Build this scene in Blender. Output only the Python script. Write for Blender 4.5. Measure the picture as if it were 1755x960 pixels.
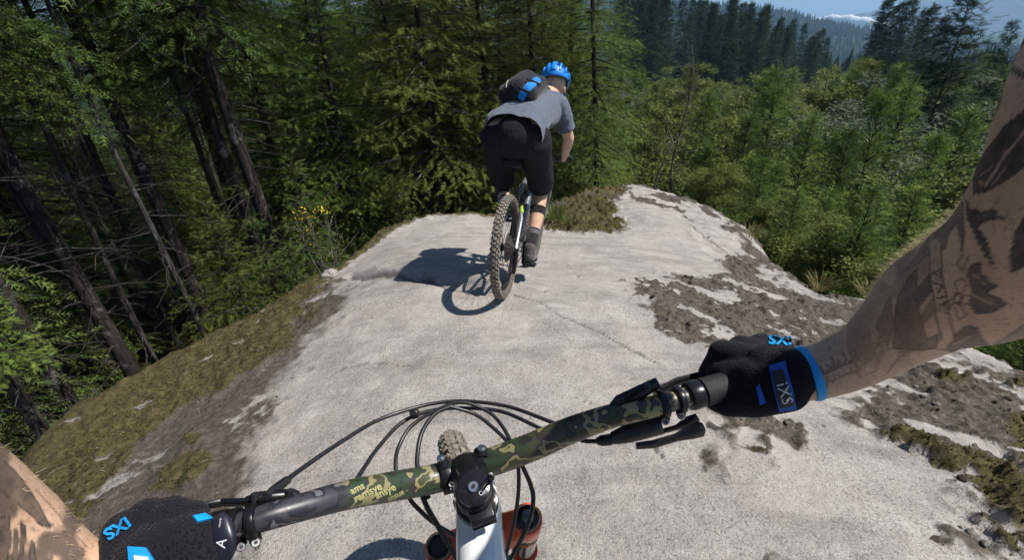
import bpy, bmesh, math, random
import numpy as np
from mathutils import Vector, Matrix, Quaternion
from mathutils.bvhtree import BVHTree
R = math.radians
random.seed(7); rng = np.random.default_rng(11)
for o in list(bpy.data.objects): bpy.data.objects.remove(o)
scene = bpy.context.scene
COL = scene.collection

# ---------------------------------------------------------------- camera
FPX, CX, CY = 780.0, 877.5, 480.0          # focal length and centre in photo pixels
PITCH, ROLL = R(27.0), R(3.9)
CAM = Vector((0, 0, 1.45))
FW = Vector((0, math.cos(PITCH), -math.sin(PITCH)))
_r0 = Vector((1, 0, 0)); _u0 = Vector((0, math.sin(PITCH), math.cos(PITCH)))
RT = _r0*math.cos(ROLL) - _u0*math.sin(ROLL)
UP = _u0*math.cos(ROLL) + _r0*math.sin(ROLL)
cd = bpy.data.cameras.new('action_camera')
cd.sensor_width = 36; cd.lens = 36*FPX/1755; cd.clip_start = 0.02; cd.clip_end = 30000
cam = bpy.data.objects.new('action_camera', cd); COL.objects.link(cam)
cam.matrix_world = Matrix(((RT.x, UP.x, -FW.x, CAM.x), (RT.y, UP.y, -FW.y, CAM.y), (RT.z, UP.z, -FW.z, CAM.z), (0, 0, 0, 1)))
scene.camera = cam

# ---------------------------------------------------------------- light
SUN = Vector((0.56, -0.10, 0.81)).normalized()
w = bpy.data.worlds.new('World'); scene.world = w; w.use_nodes = True
nt = w.node_tree; nt.nodes.clear()
sky = nt.nodes.new('ShaderNodeTexSky'); sky.sky_type = 'NISHITA'; sky.sun_disc = False
sky.sun_elevation = math.asin(SUN.z); sky.sun_rotation = math.atan2(SUN.x, SUN.y)
sky.air_density = 1.0; sky.dust_density = 0.1; sky.ozone_density = 4.0
bg = nt.nodes.new('ShaderNodeBackground'); bg.inputs[1].default_value = 0.065
wo = nt.nodes.new('ShaderNodeOutputWorld')
nt.links.new(sky.outputs[0], bg.inputs[0]); nt.links.new(bg.outputs[0], wo.inputs[0])
sl = bpy.data.lights.new('sun', 'SUN'); sl.energy = 5.0; sl.angle = R(0.53); sl.color = (1, 0.95, 0.87)
so = bpy.data.objects.new('sun', sl); COL.objects.link(so)
so.rotation_euler = SUN.to_track_quat('Z', 'Y').to_euler(); so.location = SUN*50
vs = scene.view_settings; vs.view_transform = 'Standard'; vs.look = 'None'; vs.exposure = 0.42; vs.gamma = 1.0; vs.use_curve_mapping = False
scene.cycles.max_bounces = 4; scene.cycles.diffuse_bounces = 3; scene.cycles.glossy_bounces = 2; scene.cycles.transmission_bounces = 2; scene.cycles.adaptive_threshold = 0.03; scene.cycles.transparent_max_bounces = 4; scene.cycles.volume_bounces = 1

# ---------------------------------------------------------------- helpers
def ray(x, y): return FW + RT*((x-CX)/FPX) - UP*((y-CY)/FPX)
def P(x, y, d): return CAM + ray(x, y)*d               # point seen at (x, y), d metres deep
def GY(x, y, Y): r = ray(x, y); return CAM + r*(Y/r.y)
def HZ(x, y, Z): r = ray(x, y); return CAM + r*((Z-CAM.z)/r.z)
def proj(v):
    v = Vector(v)-CAM; d = v.dot(FW); return (CX+FPX*v.dot(RT)/d, CY-FPX*v.dot(UP)/d, d)
_RT, _UP, _FW, _CM = (np.array(v) for v in (RT, UP, FW, CAM))
def projn(v):
    v = v-_CM; d = v@_FW; d = np.where(np.abs(d) < 1e-6, 1e-6, d)
    return CX+FPX*(v@_RT)/d, CY-FPX*(v@_UP)/d, d

def link(o, parent=None):
    COL.objects.link(o)
    if parent is not None: o.parent = parent
    return o
def tag(o, label=None, cat=None, group=None, kind=None):
    if label: o['label'] = label
    if cat: o['category'] = cat
    if group: o['group'] = group
    if kind: o['kind'] = kind
    return o
def empty(name, loc=(0, 0, 0), parent=None):
    o = bpy.data.objects.new(name, None); o.empty_display_size = 0.2; o.location = loc
    return link(o, parent)
def npmesh(name, V, Fc, smooth=False):
    """V (n,3), Fc (m,k) all faces the same size, or a list of such arrays"""
    V = np.ascontiguousarray(V, dtype=np.float32)
    Fs = [np.asarray(f, dtype=np.int32) for f in (Fc if isinstance(Fc, list) else [Fc]) if len(f)]
    me = bpy.data.meshes.new(name)
    me.vertices.add(len(V)); me.vertices.foreach_set('co', V.ravel())
    tot = sum(f.size for f in Fs); nf = sum(len(f) for f in Fs)
    me.loops.add(tot); me.polygons.add(nf)
    me.loops.foreach_set('vertex_index', np.concatenate([f.ravel() for f in Fs]))
    ln = np.concatenate([np.full(len(f), f.shape[1], np.int32) for f in Fs])
    st = np.concatenate([[0], np.cumsum(ln)[:-1]]).astype(np.int32)
    me.polygons.foreach_set('loop_start', st); me.polygons.foreach_set('loop_total', ln)
    me.polygons.foreach_set('use_smooth', np.full(nf, smooth, dtype=bool))
    me.update(calc_edges=True)
    return me
def set_attr(me, name, arr):
    arr = np.asarray(arr, dtype=np.float32)
    if arr.ndim == 1:
        a = me.attributes.new(name, 'FLOAT', 'POINT'); a.data.foreach_set('value', arr)
    else:
        if arr.shape[1] == 3: arr = np.c_[arr, np.ones(len(arr), np.float32)]
        a = me.attributes.new(name, 'FLOAT_COLOR', 'POINT'); a.data.foreach_set('color', np.ascontiguousarray(arr).ravel())
def obj(name, me, mat=None, parent=None, **kw):
    o = bpy.data.objects.new(name, me)
    if mat is not None and not me.materials: me.materials.append(mat)
    link(o, parent); tag(o, **kw); return o

class MB:
    """collects quads / polygons into one mesh"""
    def __init__(s): s.v = []; s.f = []; s.n = 0
    def add(s, V, Fc):
        s.v.extend([tuple(p) for p in V]); s.f.extend([tuple(i+s.n for i in f) for f in Fc]); s.n = len(s.v); return s
    def tube(s, pts, rad, seg=10, cap=True, closed=False, flat=1.0, upv=None):
        pts = [Vector(p) for p in pts]; n = len(pts)
        if not hasattr(rad, '__len__'): rad = [rad]*n
        V = []; prev = None
        for i, p in enumerate(pts):
            if closed: t = pts[(i+1) % n]-pts[i-1]
            else: t = pts[min(i+1, n-1)]-pts[max(i-1, 0)]
            t = t.normalized() if t.length > 1e-9 else Vector((0, 0, 1))
            if prev is None:
                a = Vector(upv) if upv is not None else (Vector((0, 0, 1)) if abs(t.z) < .9 else Vector((1, 0, 0)))
            else: a = prev
            a = (a - t*a.dot(t)); a = a.normalized() if a.length > 1e-6 else t.orthogonal().normalized()
            prev = a; b = t.cross(a)
            for k in range(seg):
                th = 2*math.pi*k/seg
                V.append(p + a*(math.cos(th)*rad[i]) + b*(math.sin(th)*rad[i]*flat))
        Fc = []
        for i in range(n if closed else n-1):
            for k in range(seg):
                j = (i+1) % n
                Fc.append((i*seg+k, i*seg+(k+1) % seg, j*seg+(k+1) % seg, j*seg+k))
        if cap and not closed:
            Fc.append(tuple(range(seg-1, -1, -1))); Fc.append(tuple((n-1)*seg+k for k in range(seg)))
        return s.add(V, Fc)
    def lathe(s, o, ax, prof, seg=24, ref=None):
        """prof: (distance along ax, radius)"""
        o = Vector(o); ax = Vector(ax).normalized()
        a = ax.orthogonal().normalized() if ref is None else (Vector(ref)-ax*Vector(ref).dot(ax)).normalized()
        b = ax.cross(a); V = []; Fc = []
        for h, r in prof:
            for k in range(seg):
                th = 2*math.pi*k/seg
                V.append(o+ax*h+(a*math.cos(th)+b*math.sin(th))*r)
        for i in range(len(prof)-1):
            for k in range(seg):
                Fc.append((i*seg+k, i*seg+(k+1) % seg, (i+1)*seg+(k+1) % seg, (i+1)*seg+k))
        Fc.append(tuple(range(seg-1, -1, -1))); Fc.append(tuple((len(prof)-1)*seg+k for k in range(seg)))
        return s.add(V, Fc)
    def box(s, c, ax, ay, az):
        """c centre, half-extent vectors"""
        c, ax, ay, az = Vector(c), Vector(ax), Vector(ay), Vector(az)
        V = [c+ax*i+ay*j+az*k for i in (-1, 1) for j in (-1, 1) for k in (-1, 1)]
        return s.add(V, [(0, 1, 3, 2), (4, 6, 7, 5), (0, 4, 5, 1), (2, 3, 7, 6), (0, 2, 6, 4), (1, 5, 7, 3)])
    def prism(s, poly, n):
        """poly: list of points, extruded by vector n"""
        n = Vector(n); m = len(poly); V = [Vector(p) for p in poly]+[Vector(p)+n for p in poly]
        return s.add(V, [tuple(range(m-1, -1, -1)), tuple(range(m, 2*m))]+[(i, (i+1) % m, m+(i+1) % m, m+i) for i in range(m)])
    def mesh(s, name, smooth=True, bevel=0, sharp=40):
        me = bpy.data.meshes.new(name); me.from_pydata(s.v, [], s.f); me.validate()
        bm = bmesh.new(); bm.from_mesh(me)
        bmesh.ops.recalc_face_normals(bm, faces=bm.faces)
        if bevel:
            es = [e for e in bm.edges if len(e.link_faces) == 2 and e.calc_face_angle(0) > R(sharp)]
            bmesh.ops.bevel(bm, geom=es, offset=bevel, segments=2, affect='EDGES', profile=.6, clamp_overlap=True)
        for f in bm.faces: f.smooth = smooth
        if smooth:
            for e in bm.edges:
                if len(e.link_faces) == 2 and e.calc_face_angle(0) > R(sharp): e.smooth = False
        bm.to_mesh(me); bm.free(); return me
    def build(s, name, mat, parent=None, smooth=True, bevel=0, sharp=40, **kw):
        return obj(name, s.mesh(name, smooth, bevel, sharp), mat, parent, **kw)

def catmull(pts, n=8):
    p = [Vector(q) for q in pts]; p = [p[0]*2-p[1]]+p+[p[-1]*2-p[-2]]; out = []
    for i in range(1, len(p)-2):
        for k in range(n):
            t = k/n
            out.append(0.5*((2*p[i])+(p[i+1]-p[i-1])*t+(2*p[i-1]-5*p[i]+4*p[i+1]-p[i+2])*t*t+(3*p[i]-p[i-1]-3*p[i+1]+p[i+2])*t**3))
    out.append(p[-2]); return out

# value noise, vectorised
def _h(ix, iy, s):
    n = (ix.astype(np.int64)*374761393 + iy.astype(np.int64)*668265263 + s*974711) & 0xffffffff
    n = ((n ^ (n >> 13))*1274126177) & 0xffffffff
    return ((n ^ (n >> 16)) & 0xffff)/65535.0
def vnoise(x, y, s=0):
    ix, iy = np.floor(x), np.floor(y); fx, fy = x-ix, y-iy
    fx, fy = fx*fx*(3-2*fx), fy*fy*(3-2*fy)
    a, b, c, d = _h(ix, iy, s), _h(ix+1, iy, s), _h(ix, iy+1, s), _h(ix+1, iy+1, s)
    return (a+(b-a)*fx)*(1-fy)+(c+(d-c)*fx)*fy
def fbm(x, y, s=0, o=4, g=.5):
    r = 0; a = 1; t = 0
    for i in range(o):
        r = r+a*vnoise(x*2**i+i*17.3, y*2**i-i*9.1, s+i); t += a; a *= g
    return r/t
def sstep(a, b, x):
    t = np.clip((x-a)/(b-a), 0, 1); return t*t*(3-2*t)
def inpoly(px, py, poly):
    r = np.zeros(px.shape, bool); n = len(poly)
    for i in range(n):
        x0, y0 = poly[i]; x1, y1 = poly[i-1]
        c = ((y0 > py) != (y1 > py)) & (px < (x1-x0)*(py-y0)/((y1-y0) if y1 != y0 else 1e-9)+x0)
        r ^= c
    return r
def polydist(px, py, poly):
    """signed distance, positive outside"""
    d = np.full(px.shape, 1e9); n = len(poly)
    for i in range(n):
        x0, y0 = poly[i-1]; x1, y1 = poly[i]
        ex, ey = x1-x0, y1-y0; L = ex*ex+ey*ey+1e-12
        t = np.clip(((px-x0)*ex+(py-y0)*ey)/L, 0, 1)
        d = np.minimum(d, np.hypot(px-x0-t*ex, py-y0-t*ey))
    return np.where(inpoly(px, py, poly), -d, d)

# materials
class NT:
    def __init__(s, name):
        s.m = bpy.data.materials.new(name); s.m.use_nodes = True; s.t = s.m.node_tree; s.t.nodes.clear()
        s.out = s.n('ShaderNodeOutputMaterial')
    def n(s, ty, ins=None, **kw):
        x = s.t.nodes.new(ty)
        for k, v in kw.items(): setattr(x, k, v)
        for k, v in (ins or {}).items(): s.i(x, k, v)
        return x
    def i(s, x, k, v):
        sock = x.inputs[k]
        if hasattr(v, 'bl_idname') and 'NodeSocket' in v.bl_idname: s.t.links.new(v, sock)
        elif hasattr(v, 'outputs'): s.t.links.new(v.outputs[0], sock)
        else:
            if sock.type == 'RGBA' and hasattr(v, '__len__') and len(v) == 3: v = (*v, 1)
            sock.default_value = v
    def noise(s, vec, scale, detail=4, rough=.55, **kw):
        x = s.n('ShaderNodeTexNoise', {'Scale': scale, 'Detail': detail, 'Roughness': rough}, **kw)
        if vec is not None: s.i(x, 'Vector', vec)
        return x.outputs['Fac']
    def ramp(s, fac, stops, interp='LINEAR'):
        x = s.n('ShaderNodeValToRGB', {'Fac': fac}); x.color_ramp.interpolation = interp
        el = x.color_ramp.elements
        while len(el) < len(stops): el.new(1)
        for e, (p, c) in zip(el, stops):
            e.position = p; e.color = (*c, 1) if hasattr(c, '__len__') else (c, c, c, 1)
        return x.outputs[0]
    def mix(s, f, a, b, mode='MIX'):
        x = s.n('ShaderNodeMix', data_type='RGBA', blend_type=mode)
        s.i(x, 0, f); s.i(x, 6, a); s.i(x, 7, b); return x.outputs[2]
    def math(s, op, a, b=0.0, clamp=False):
        x = s.n('ShaderNodeMath', operation=op, use_clamp=clamp); s.i(x, 0, a); s.i(x, 1, b); return x.outputs[0]
    def attr(s, name): return s.n('ShaderNodeAttribute', attribute_name=name)
    def bump(s, h, strength=.5, dist=.01, normal=None):
        x = s.n('ShaderNodeBump', {'Height': h, 'Strength': strength, 'Distance': dist})
        if normal is not None: s.i(x, 'Normal', normal)
        return x.outputs[0]
    def bsdf(s, color, rough=.6, metal=0., normal=None, **kw):
        x = s.n('ShaderNodeBsdfPrincipled', {'Base Color': color, 'Roughness': rough, 'Metallic': metal})
        if normal is not None: s.i(x, 'Normal', normal)
        for k, v in kw.items(): s.i(x, k.replace('_', ' '), v)
        s.t.links.new(x.outputs[0], s.out.inputs[0]); return x
    def pos(s): return s.n('ShaderNodeNewGeometry').outputs['Position']
    def objco(s): return s.n('ShaderNodeTexCoord').outputs['Object']
def simple(name, col, rough=.5, metal=0., var=.15, scale=40, bump=.0, **kw):
    """plain paint / plastic / metal with slight grime so that no surface is perfectly uniform"""
    m = NT(name); co = m.objco(); n = m.noise(co, scale, 5)
    c = m.mix(m.ramp(n, [(.3, 0), (.75, 1)]), tuple(x*(1-var) for x in col), tuple(min(1, x*(1+var)) for x in col))
    r = m.math('ADD', m.math('MULTIPLY', n, .25), max(.02, rough-.12))
    m.bsdf(c, r, metal, m.bump(m.noise(co, scale*6, 3), bump, .002) if bump else None, **kw); return m.m
# ================================================================ the granite ledge
EDGE = [(60,790,-.40),(110,720,-.42),(200,665,-.46),(300,610,-.47),(400,565,-.47),(500,505,-.45),(570,467,-.5),(610,440,-.52),
        (660,400,-.5),(740,368,-.50),(850,370,-.58),(950,350,-.72),(1020,325,-.74),(1100,316,-.78),(1190,345,-.88),(1270,385,-1.05),
        (1300,440,-1.0),(1400,500,-.95),(1500,512,-.95),(1600,565,-.85),(1755,650,-.75)]
_e = [HZ(*q) for q in EDGE]
OUTL = [(-2.0,-3.0), (-2.15,.6)] + [(p.x, p.y) for p in _e] + [(3.3,.6), (3.0,-3.0)]
INNER = [(863,510,-.14),(907,457,-.40),(950,400,-.62),(800,430,-.32),(700,430,-.23),(640,475,-.25),(760,475,-.10),(700,470,-.15),(1050,420,-.60),
         (1100,400,-.70),(1150,370,-.70),(1200,440,-.80),(1200,500,-.52),(1100,560,-.26),(1300,560,-.55),(1200,650,-.18),(1500,700,-.34),
         (1700,900,-.16),(700,600,-.14),(500,700,-.14),(300,800,-.20),(150,850,-.30),(400,620,-.36),(1000,500,-.24),(1020,370,-.74),
         (877,700,-.09),(1300,800,-.08),(600,900,-.07)]
_i = [HZ(*q) for q in INNER]
_ctl = np.array([tuple(p) for p in _e+_i]+[(-.06,.55,-.035),(0,-1,.12),(0,-3,.3),(-2,-3,-.1),(3,-3,0),(-2,.5,-.36),(3.2,.5,-.5),(-1,-1,.02),(1.5,-1,.05)])
def _tps(c, lam=.015):
    n = len(c); d = np.hypot(c[:, None, 0]-c[None, :, 0], c[:, None, 1]-c[None, :, 1])
    K = np.where(d > 0, d*d*np.log(d+1e-12), 0)+lam*np.eye(n); Pm = np.c_[np.ones(n), c[:, :2]]
    A = np.block([[K, Pm], [Pm.T, np.zeros((3, 3))]]); return np.linalg.solve(A, np.r_[c[:, 2], 0, 0, 0])
_w = _tps(_ctl)
def base_z(x, y):
    sh = x.shape; x = x.ravel(); y = y.ravel(); r = _w[-3]+_w[-2]*x+_w[-1]*y
    for (cx, cy, _), wt in zip(_ctl, _w[:-3]):
        d2 = (x-cx)**2+(y-cy)**2; r = r+wt*.5*d2*np.log(d2+1e-12)
    return r.reshape(sh)
# painted-on-by-nature regions, outlined as they lie on the rock (photo outline carried to the ground plane)
def ground_poly(pts):
    out = []
    for x, y in pts:
        z = -.3
        for _ in range(12):
            q = HZ(x, y, z); z = .5*z+.5*float(base_z(np.array([q.x]), np.array([q.y]))[0])
        out.append((q.x, q.y))
    return out
MOSS = ground_poly([(-140,960),(-60,800),(60,720),(200,630),(400,530),(545,440),(590,470),(580,500),(575,545),(540,580),(525,620),(500,660),(465,705),(440,755),(410,805),(385,860),(370,960)])
RIM = ground_poly([(-140,960),(-60,800),(60,720),(200,630),(400,530),(560,430),(590,470),(560,505),(500,565),(420,635),(330,700),(250,760),(200,810),(160,880),(140,960)])
SOIL = ground_poly([(1075,470),(1180,465),(1290,470),(1400,500),(1500,505),(1590,570),(1450,610),(1350,610),(1260,650),(1200,610),(1110,560)])
SOIL2 = ground_poly([(1230,730),(1340,710),(1480,640),(1620,600),(1755,640),(1900,800),(1900,1100),(1755,950),(1690,870),(1600,800),(1500,765),(1420,760)])
SOIL3 = ground_poly([(1180,730),(1290,760),(1340,900),(1500,960),(1650,880),(1755,960),(1650,1080),(1300,1080),(1180,860)])
SMEAR = ground_poly([(1060,330),(1170,330),(1280,380),(1310,450),(1420,520),(1250,480),(1230,430),(1190,380),(1100,350)])
FAR = ground_poly([(935,395),(945,345),(1040,316),(1090,322),(1060,345),(1055,368),(1090,395),(1050,405)])
DARKC = ground_poly([(600,470),(700,466),(790,478),(850,500),(780,488),(700,474),(620,476)])
def masks(x, y, out):
    n = fbm(x*2.2, y*2.2, 3, 5)-.5; n2 = fbm(x*9, y*9, 8, 4)-.5; nb = fbm(x*26, y*26, 18, 3)-.5
    jit = n*.5+n2*.30+nb*.14
    brown = sstep(.30, -.34, polydist(x, y, MOSS)+jit*.9)
    moss = sstep(.10, -.14, polydist(x, y, RIM)+jit*1.0)
    moss = np.maximum(moss, brown*.75*sstep(.5, .62, fbm(x*3.1, y*3.1, 15, 5)))
    moss = np.maximum(moss, sstep(-.20, .0, out+n*.35)*(x < .3)*(y < 9)*.95)   # the left rim up to the crest
    # rock showing through the moss as pale streaks
    hole = sstep(.66, .80, fbm(x*4.2+y*1.2, y*6.5-x*3, 27, 5)+nb*.35); moss = moss*(1-hole*.6); brown = brown*(1-.6*hole)
    far = sstep(.10, -.14, polydist(x, y, FAR)+jit*.8)
    moss = np.maximum(moss, far*sstep(.36, .50, fbm(x*3, y*3, 21, 4)))
    s1 = sstep(.07, -.16, polydist(x, y, SOIL)+jit*1.2)
    s2 = sstep(.10, -.20, polydist(x, y, SOIL2)+jit*1.4)*(1-.85*sstep(.55, .68, fbm(x*3.1-y*2, x*3+y*4.5, 47, 5)+nb*.25))
    s3 = sstep(.05, -.25, polydist(x, y, SOIL3)+jit*1.5)*.8
    s1 = s1*(1-.9*sstep(.56, .66, fbm(x*2.6-y*2.6, x*4.5+y*4.5, 37, 5)+nb*.25))            # pale rock bands across the soil
    soil = np.maximum.reduce([s1, s2, s3*sstep(.42, .56, fbm(x*5, y*5, 31, 4))])
    sm = sstep(.05, -.2, polydist(x, y, SMEAR)+jit)*sstep(.46, .58, fbm(x*3.3, y*3.3, 33, 5))*.85
    soil = np.maximum(soil, sm)
    moss = np.maximum(moss, s2*sstep(.44, .58, fbm(x*2.5+5, y*2.5, 41, 4))*.95)
    edge_r = sstep(-.35, 0, out+n*.5)*(x > 1.0)
    soil = np.maximum(soil, edge_r*.85*sstep(.38, .5, fbm(x*4, y*4, 51, 4)))
    soil = np.maximum(soil, far*.8)
    return moss, soil, brown*.95
CRACKS = [(.0035, [(885,508),(950,535),(1000,555),(1040,575),(1090,600),(1130,622)]), (.004, [(1080,645),(1180,655),(1260,650)]), (.004, [(430,690),(436,760),(428,830)]), (.004, [(930,500),(1010,470),(1100,455)]),
          (.005, [(1180,380),(1230,420),(1290,470)]), (.003, [(560,640),(640,620),(700,630)]), (.014, [(600,470),(650,464),(700,466),(760,478),(800,492)]), (.003, [(1000,690),(1090,720),(1130,780)]), (.005, [(1330,640),(1400,670),(1500,700)])]
CRACKS = [(w_, ground_poly(pl)) for w_, pl in CRACKS]
def crack_mask(x, y):
    r = np.zeros(x.shape); wx = x+(fbm(x*6, y*6, 111, 3)-.5)*.10; wy = y+(fbm(x*6, y*6, 112, 3)-.5)*.10
    for w_, pl in CRACKS:
        d = np.full(x.shape, 1e9)
        for (x0, y0), (x1, y1) in zip(pl[:-1], pl[1:]):
            ex, ey = x1-x0, y1-y0; t = np.clip(((wx-x0)*ex+(wy-y0)*ey)/(ex*ex+ey*ey+1e-12), 0, 1); d = np.minimum(d, np.hypot(wx-x0-t*ex, wy-y0-t*ey))
        wv = w_*(.4+1.6*fbm(x*5, y*5, 113, 3)); r = np.maximum(r, sstep(wv*2.2, wv*.4, d)*sstep(.30, .45, fbm(x*2, y*2, 114, 3)))
    return r
def rock_z(x, y, detail=True):
    out = polydist(x, y, OUTL)
    wob = (fbm(x*1.7, y*1.7, 61, 3)-.5)*.10 + (fbm(x*6, y*6, 62, 3)-.5)*.035
    s = np.maximum(out+wob*1.0+.06, 0)
    drop = np.where(s < .8, 1.6*s*s, 1.6*.64+2.56*(s-.8))
    z = base_z(x, y)-drop
    if not detail: return z, out
    near = 1/(1+np.hypot(x, y)*.08)
    z = z+(fbm(x*1.3, y*1.3, 71, 3)-.5)*.085+(fbm(x*5, y*5, 72, 4)-.5)*.034*near+(fbm(x*34, y*34, 73, 3)-.5)*.006
    # the step where the slab has broken away, and hair cracks
    dk = polydist(x, y, DARKC); z = z-.07*sstep(.10, -.02, dk)
    z = z-.010*crack_mask(x, y)
    # fractured rock face at the far right end of the ledge
    ff = sstep(2.0, 2.6, x)*sstep(3.6, 4.4, y); z = z-ff*.18*np.abs(fbm(x*2.4, y*2.4, 91, 4)-.5)
    return z, out
ax_ = np.concatenate([np.linspace(-5, -2.7, 40, endpoint=False), np.linspace(-2.7, 4.0, 470, endpoint=False), np.linspace(4.0, 7, 40)])
_t = np.linspace(0, 1, 430)
ay_ = np.concatenate([np.linspace(-3, .5, 30, endpoint=False), .5+8.8*(_t*.42+.58*_t*_t)])
GX, GY_ = np.meshgrid(ax_, ay_)
GZ, GO = rock_z(GX, GY_)
mo, sol, br = masks(GX, GY_, GO)
lump = fbm(GX*14, GY_*14, 101, 4); lump2 = fbm(GX*45, GY_*45, 102, 3)
GZ = GZ+mo*(.014+.085*(lump-.35)+.014*lump2)*(1-sstep(.0, .5, GO))+sol*(.12*np.maximum(lump-.42, -.06)+.022*(lump2-.5))+br*(.014*(lump-.5)+.008*(lump2-.5))
nx, ny = len(ax_), len(ay_)
_id = np.arange(nx*ny).reshape(ny, nx)
FQ = np.stack([_id[:-1, :-1], _id[:-1, 1:], _id[1:, 1:], _id[1:, :-1]], -1).reshape(-1, 4)
keep = (GO[:-1, :-1].ravel() < 2.2)
me = npmesh('granite_ledge', np.stack([GX, GY_, GZ], -1).reshape(-1, 3), FQ[keep], True)
set_attr(me, 'moss', mo.ravel()); set_attr(me, 'soil', sol.ravel()); set_attr(me, 'brown', br.ravel()); set_attr(me, 'crack', crack_mask(GX, GY_).ravel())
m = NT('granite'); ps = m.pos()
big = m.noise(ps, 1.1, 6, .6); mid = m.noise(ps, 6, 6, .65); fine = m.noise(ps, 90, 4, .7); grit = m.noise(ps, 260, 2, .6)
st1 = m.noise(m.n('ShaderNodeMapping', {'Vector': ps, 'Rotation': (0, 0, R(24)), 'Scale': (.55, 2.6, 1)}), 2.2, 8, .68)
st2 = m.noise(m.n('ShaderNodeMapping', {'Vector': ps, 'Rotation': (0, 0, R(-18)), 'Scale': (.7, 3.4, 1)}), 3.4, 8, .7)
c = m.mix(m.ramp(big, [(.38, 0), (.58, 1)]), (.350, .302, .270), (.245, .231, .219))
c = m.mix(m.ramp(mid, [(.38, 0), (.68, .9)]), c, (.415, .385, .356))
c = m.mix(m.ramp(st1, [(.50, 0), (.68, .62)]), c, (.15, .138, .126))
c = m.mix(m.ramp(st2, [(.55, 0), (.67, .6)]), c, (.45, .428, .40))
spk = m.ramp(m.noise(ps, 2.3, 4, .6), [(.34, .35), (.60, 1)])
c = m.mix(m.math('MULTIPLY', spk, m.ramp(fine, [(.35, .85), (.50, 0)])), c, (.095, .085, .076))
c = m.mix(m.ramp(grit, [(.56, 0), (.68, .85)]), c, (.55, .53, .50))
c = m.mix(m.math('MULTIPLY', spk, m.ramp(grit, [(.30, .8), (.40, 0)])), c, (.06, .055, .05))
crk = m.attr('crack').outputs['Fac']
c = m.mix(m.math('MULTIPLY', crk, .8), c, (.07, .062, .055))
n1 = m.noise(ps, 30, 5, .7)
bro = m.ramp(m.math('MULTIPLY', m.attr('brown').outputs['Fac'], m.math('ADD', m.math('MULTIPLY', m.noise(ps, 7, 6, .7), 1.1), .62)), [(.35, 0), (.75, .93)])
bc = m.ramp(n1, [(.25, (.024, .018, .014)), (.45, (.058, .045, .034)), (.6, (.098, .079, .062)), (.78, (.22, .19, .168))])
c = m.mix(bro, c, bc)
soi = m.ramp(m.math('MULTIPLY', m.attr('soil').outputs['Fac'], m.math('ADD', m.math('MULTIPLY', m.noise(ps, 11, 6, .75), 1.5), .3)), [(.42, 0), (.72, .96)])
sc = m.ramp(m.noise(ps, 38, 5, .7), [(.28, (.022, .017, .014)), (.46, (.068, .054, .042)), (.62, (.125, .104, .084)), (.8, (.26, .235, .21))])
c = m.mix(soi, c, sc)
mos = m.ramp(m.math('MULTIPLY', m.attr('moss').outputs['Fac'], m.math('ADD', m.noise(ps, 14, 5, .7), .55)), [(.42, 0), (.72, .95)])
mc = m.ramp(m.noise(ps, 24, 6, .75), [(.28, (.022, .018, .009)), (.46, (.062, .050, .019)), (.62, (.105, .088, .032)), (.8, (.17, .15, .07))])
c = m.mix(mos, c, mc)
hgt = m.math('ADD', m.math('MULTIPLY', fine, .9), m.math('ADD', m.math('MULTIPLY', grit, .4), m.math('MULTIPLY', m.noise(ps, 24, 6, .7), 2.2)))
rough_h = m.math('ADD', m.math('MULTIPLY', n1, 2.2), hgt)
hh = m.n('ShaderNodeMix', {0: m.math('MAXIMUM', mos, m.math('MAXIMUM', soi, bro)), 2: hgt, 3: rough_h}, data_type='FLOAT').outputs[0]
hh = m.math('SUBTRACT', hh, m.math('MULTIPLY', crk, 1.2))
m.bsdf(c, .88, 0, m.bump(hh, .6, .012), Specular_IOR_Level=.25)
GRANITE = m.m
obj('granite_ledge', me, GRANITE, kind='structure')
ROCKBVH = BVHTree.FromPolygons([tuple(v) for v in np.stack([GX, GY_, GZ], -1)[::3, ::3].reshape(-1, 3)],
    [tuple(int(i) for i in q) for q in (lambda I: np.stack([I[:-1, :-1], I[:-1, 1:], I[1:, 1:], I[1:, :-1]], -1).reshape(-1, 4))(np.arange(len(ax_[::3])*len(ay_[::3])).reshape(len(ay_[::3]), len(ax_[::3])))])
def on_rock(x, y):
    h = ROCKBVH.ray_cast(Vector((x, y, 5)), Vector((0, 0, -1))); return h[0] if h[0] else Vector((x, y, -1))

# ================================================================ forest floor, valley, far hills
def floor_z(x, y):
    r = np.hypot(x, y); th = np.degrees(np.arctan2(x, y))
    zl = np.interp(r, [0, 5, 12, 25, 60, 150, 400, 900, 2000, 4000], [-4.2, -4.0, -5.0, -6.8, -10, -14, -30, -60, -60, -60])
    zr = np.interp(r, [0, 4, 7, 12, 25, 60, 100, 150, 200, 320, 600, 1000, 2000, 4000], [-3.6, -3.0, -3.6, -6.0, -13.5, -18, -19, -17.5, -19, -34, -75, -90, -90, -90])
    k = sstep(-4, 22, th)
    z = zl*(1-k)+zr*k
    z = z-np.where(np.abs(th) > 90, .0, 0)
    return z+(fbm(x*.25, y*.25, 5, 4)-.5)*np.clip(r*.12, .3, 4)
rr = np.concatenate([[0], np.geomspace(1.5, 4200, 150)]); tt = np.linspace(-math.pi, math.pi, 181)
RR, TT = np.meshgrid(rr, tt, indexing='ij'); FX, FY = RR*np.sin(TT), RR*np.cos(TT)
_id = np.arange(RR.size).reshape(RR.shape)
FQ = np.stack([_id[:-1, :-1], _id[1:, :-1], _id[1:, 1:], _id[:-1, 1:]], -1).reshape(-1, 4)
me = npmesh('forest_floor', np.stack([FX, FY, floor_z(FX, FY)], -1).reshape(-1, 3), FQ, True)
m = NT('forest_floor'); ps = m.pos()
c = m.ramp(m.noise(ps, 3, 8, .7), [(.3, (.012, .010, .007)), (.5, (.035, .030, .016)), (.62, (.03, .04, .012)), (.8, (.07, .065, .03))])
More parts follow.
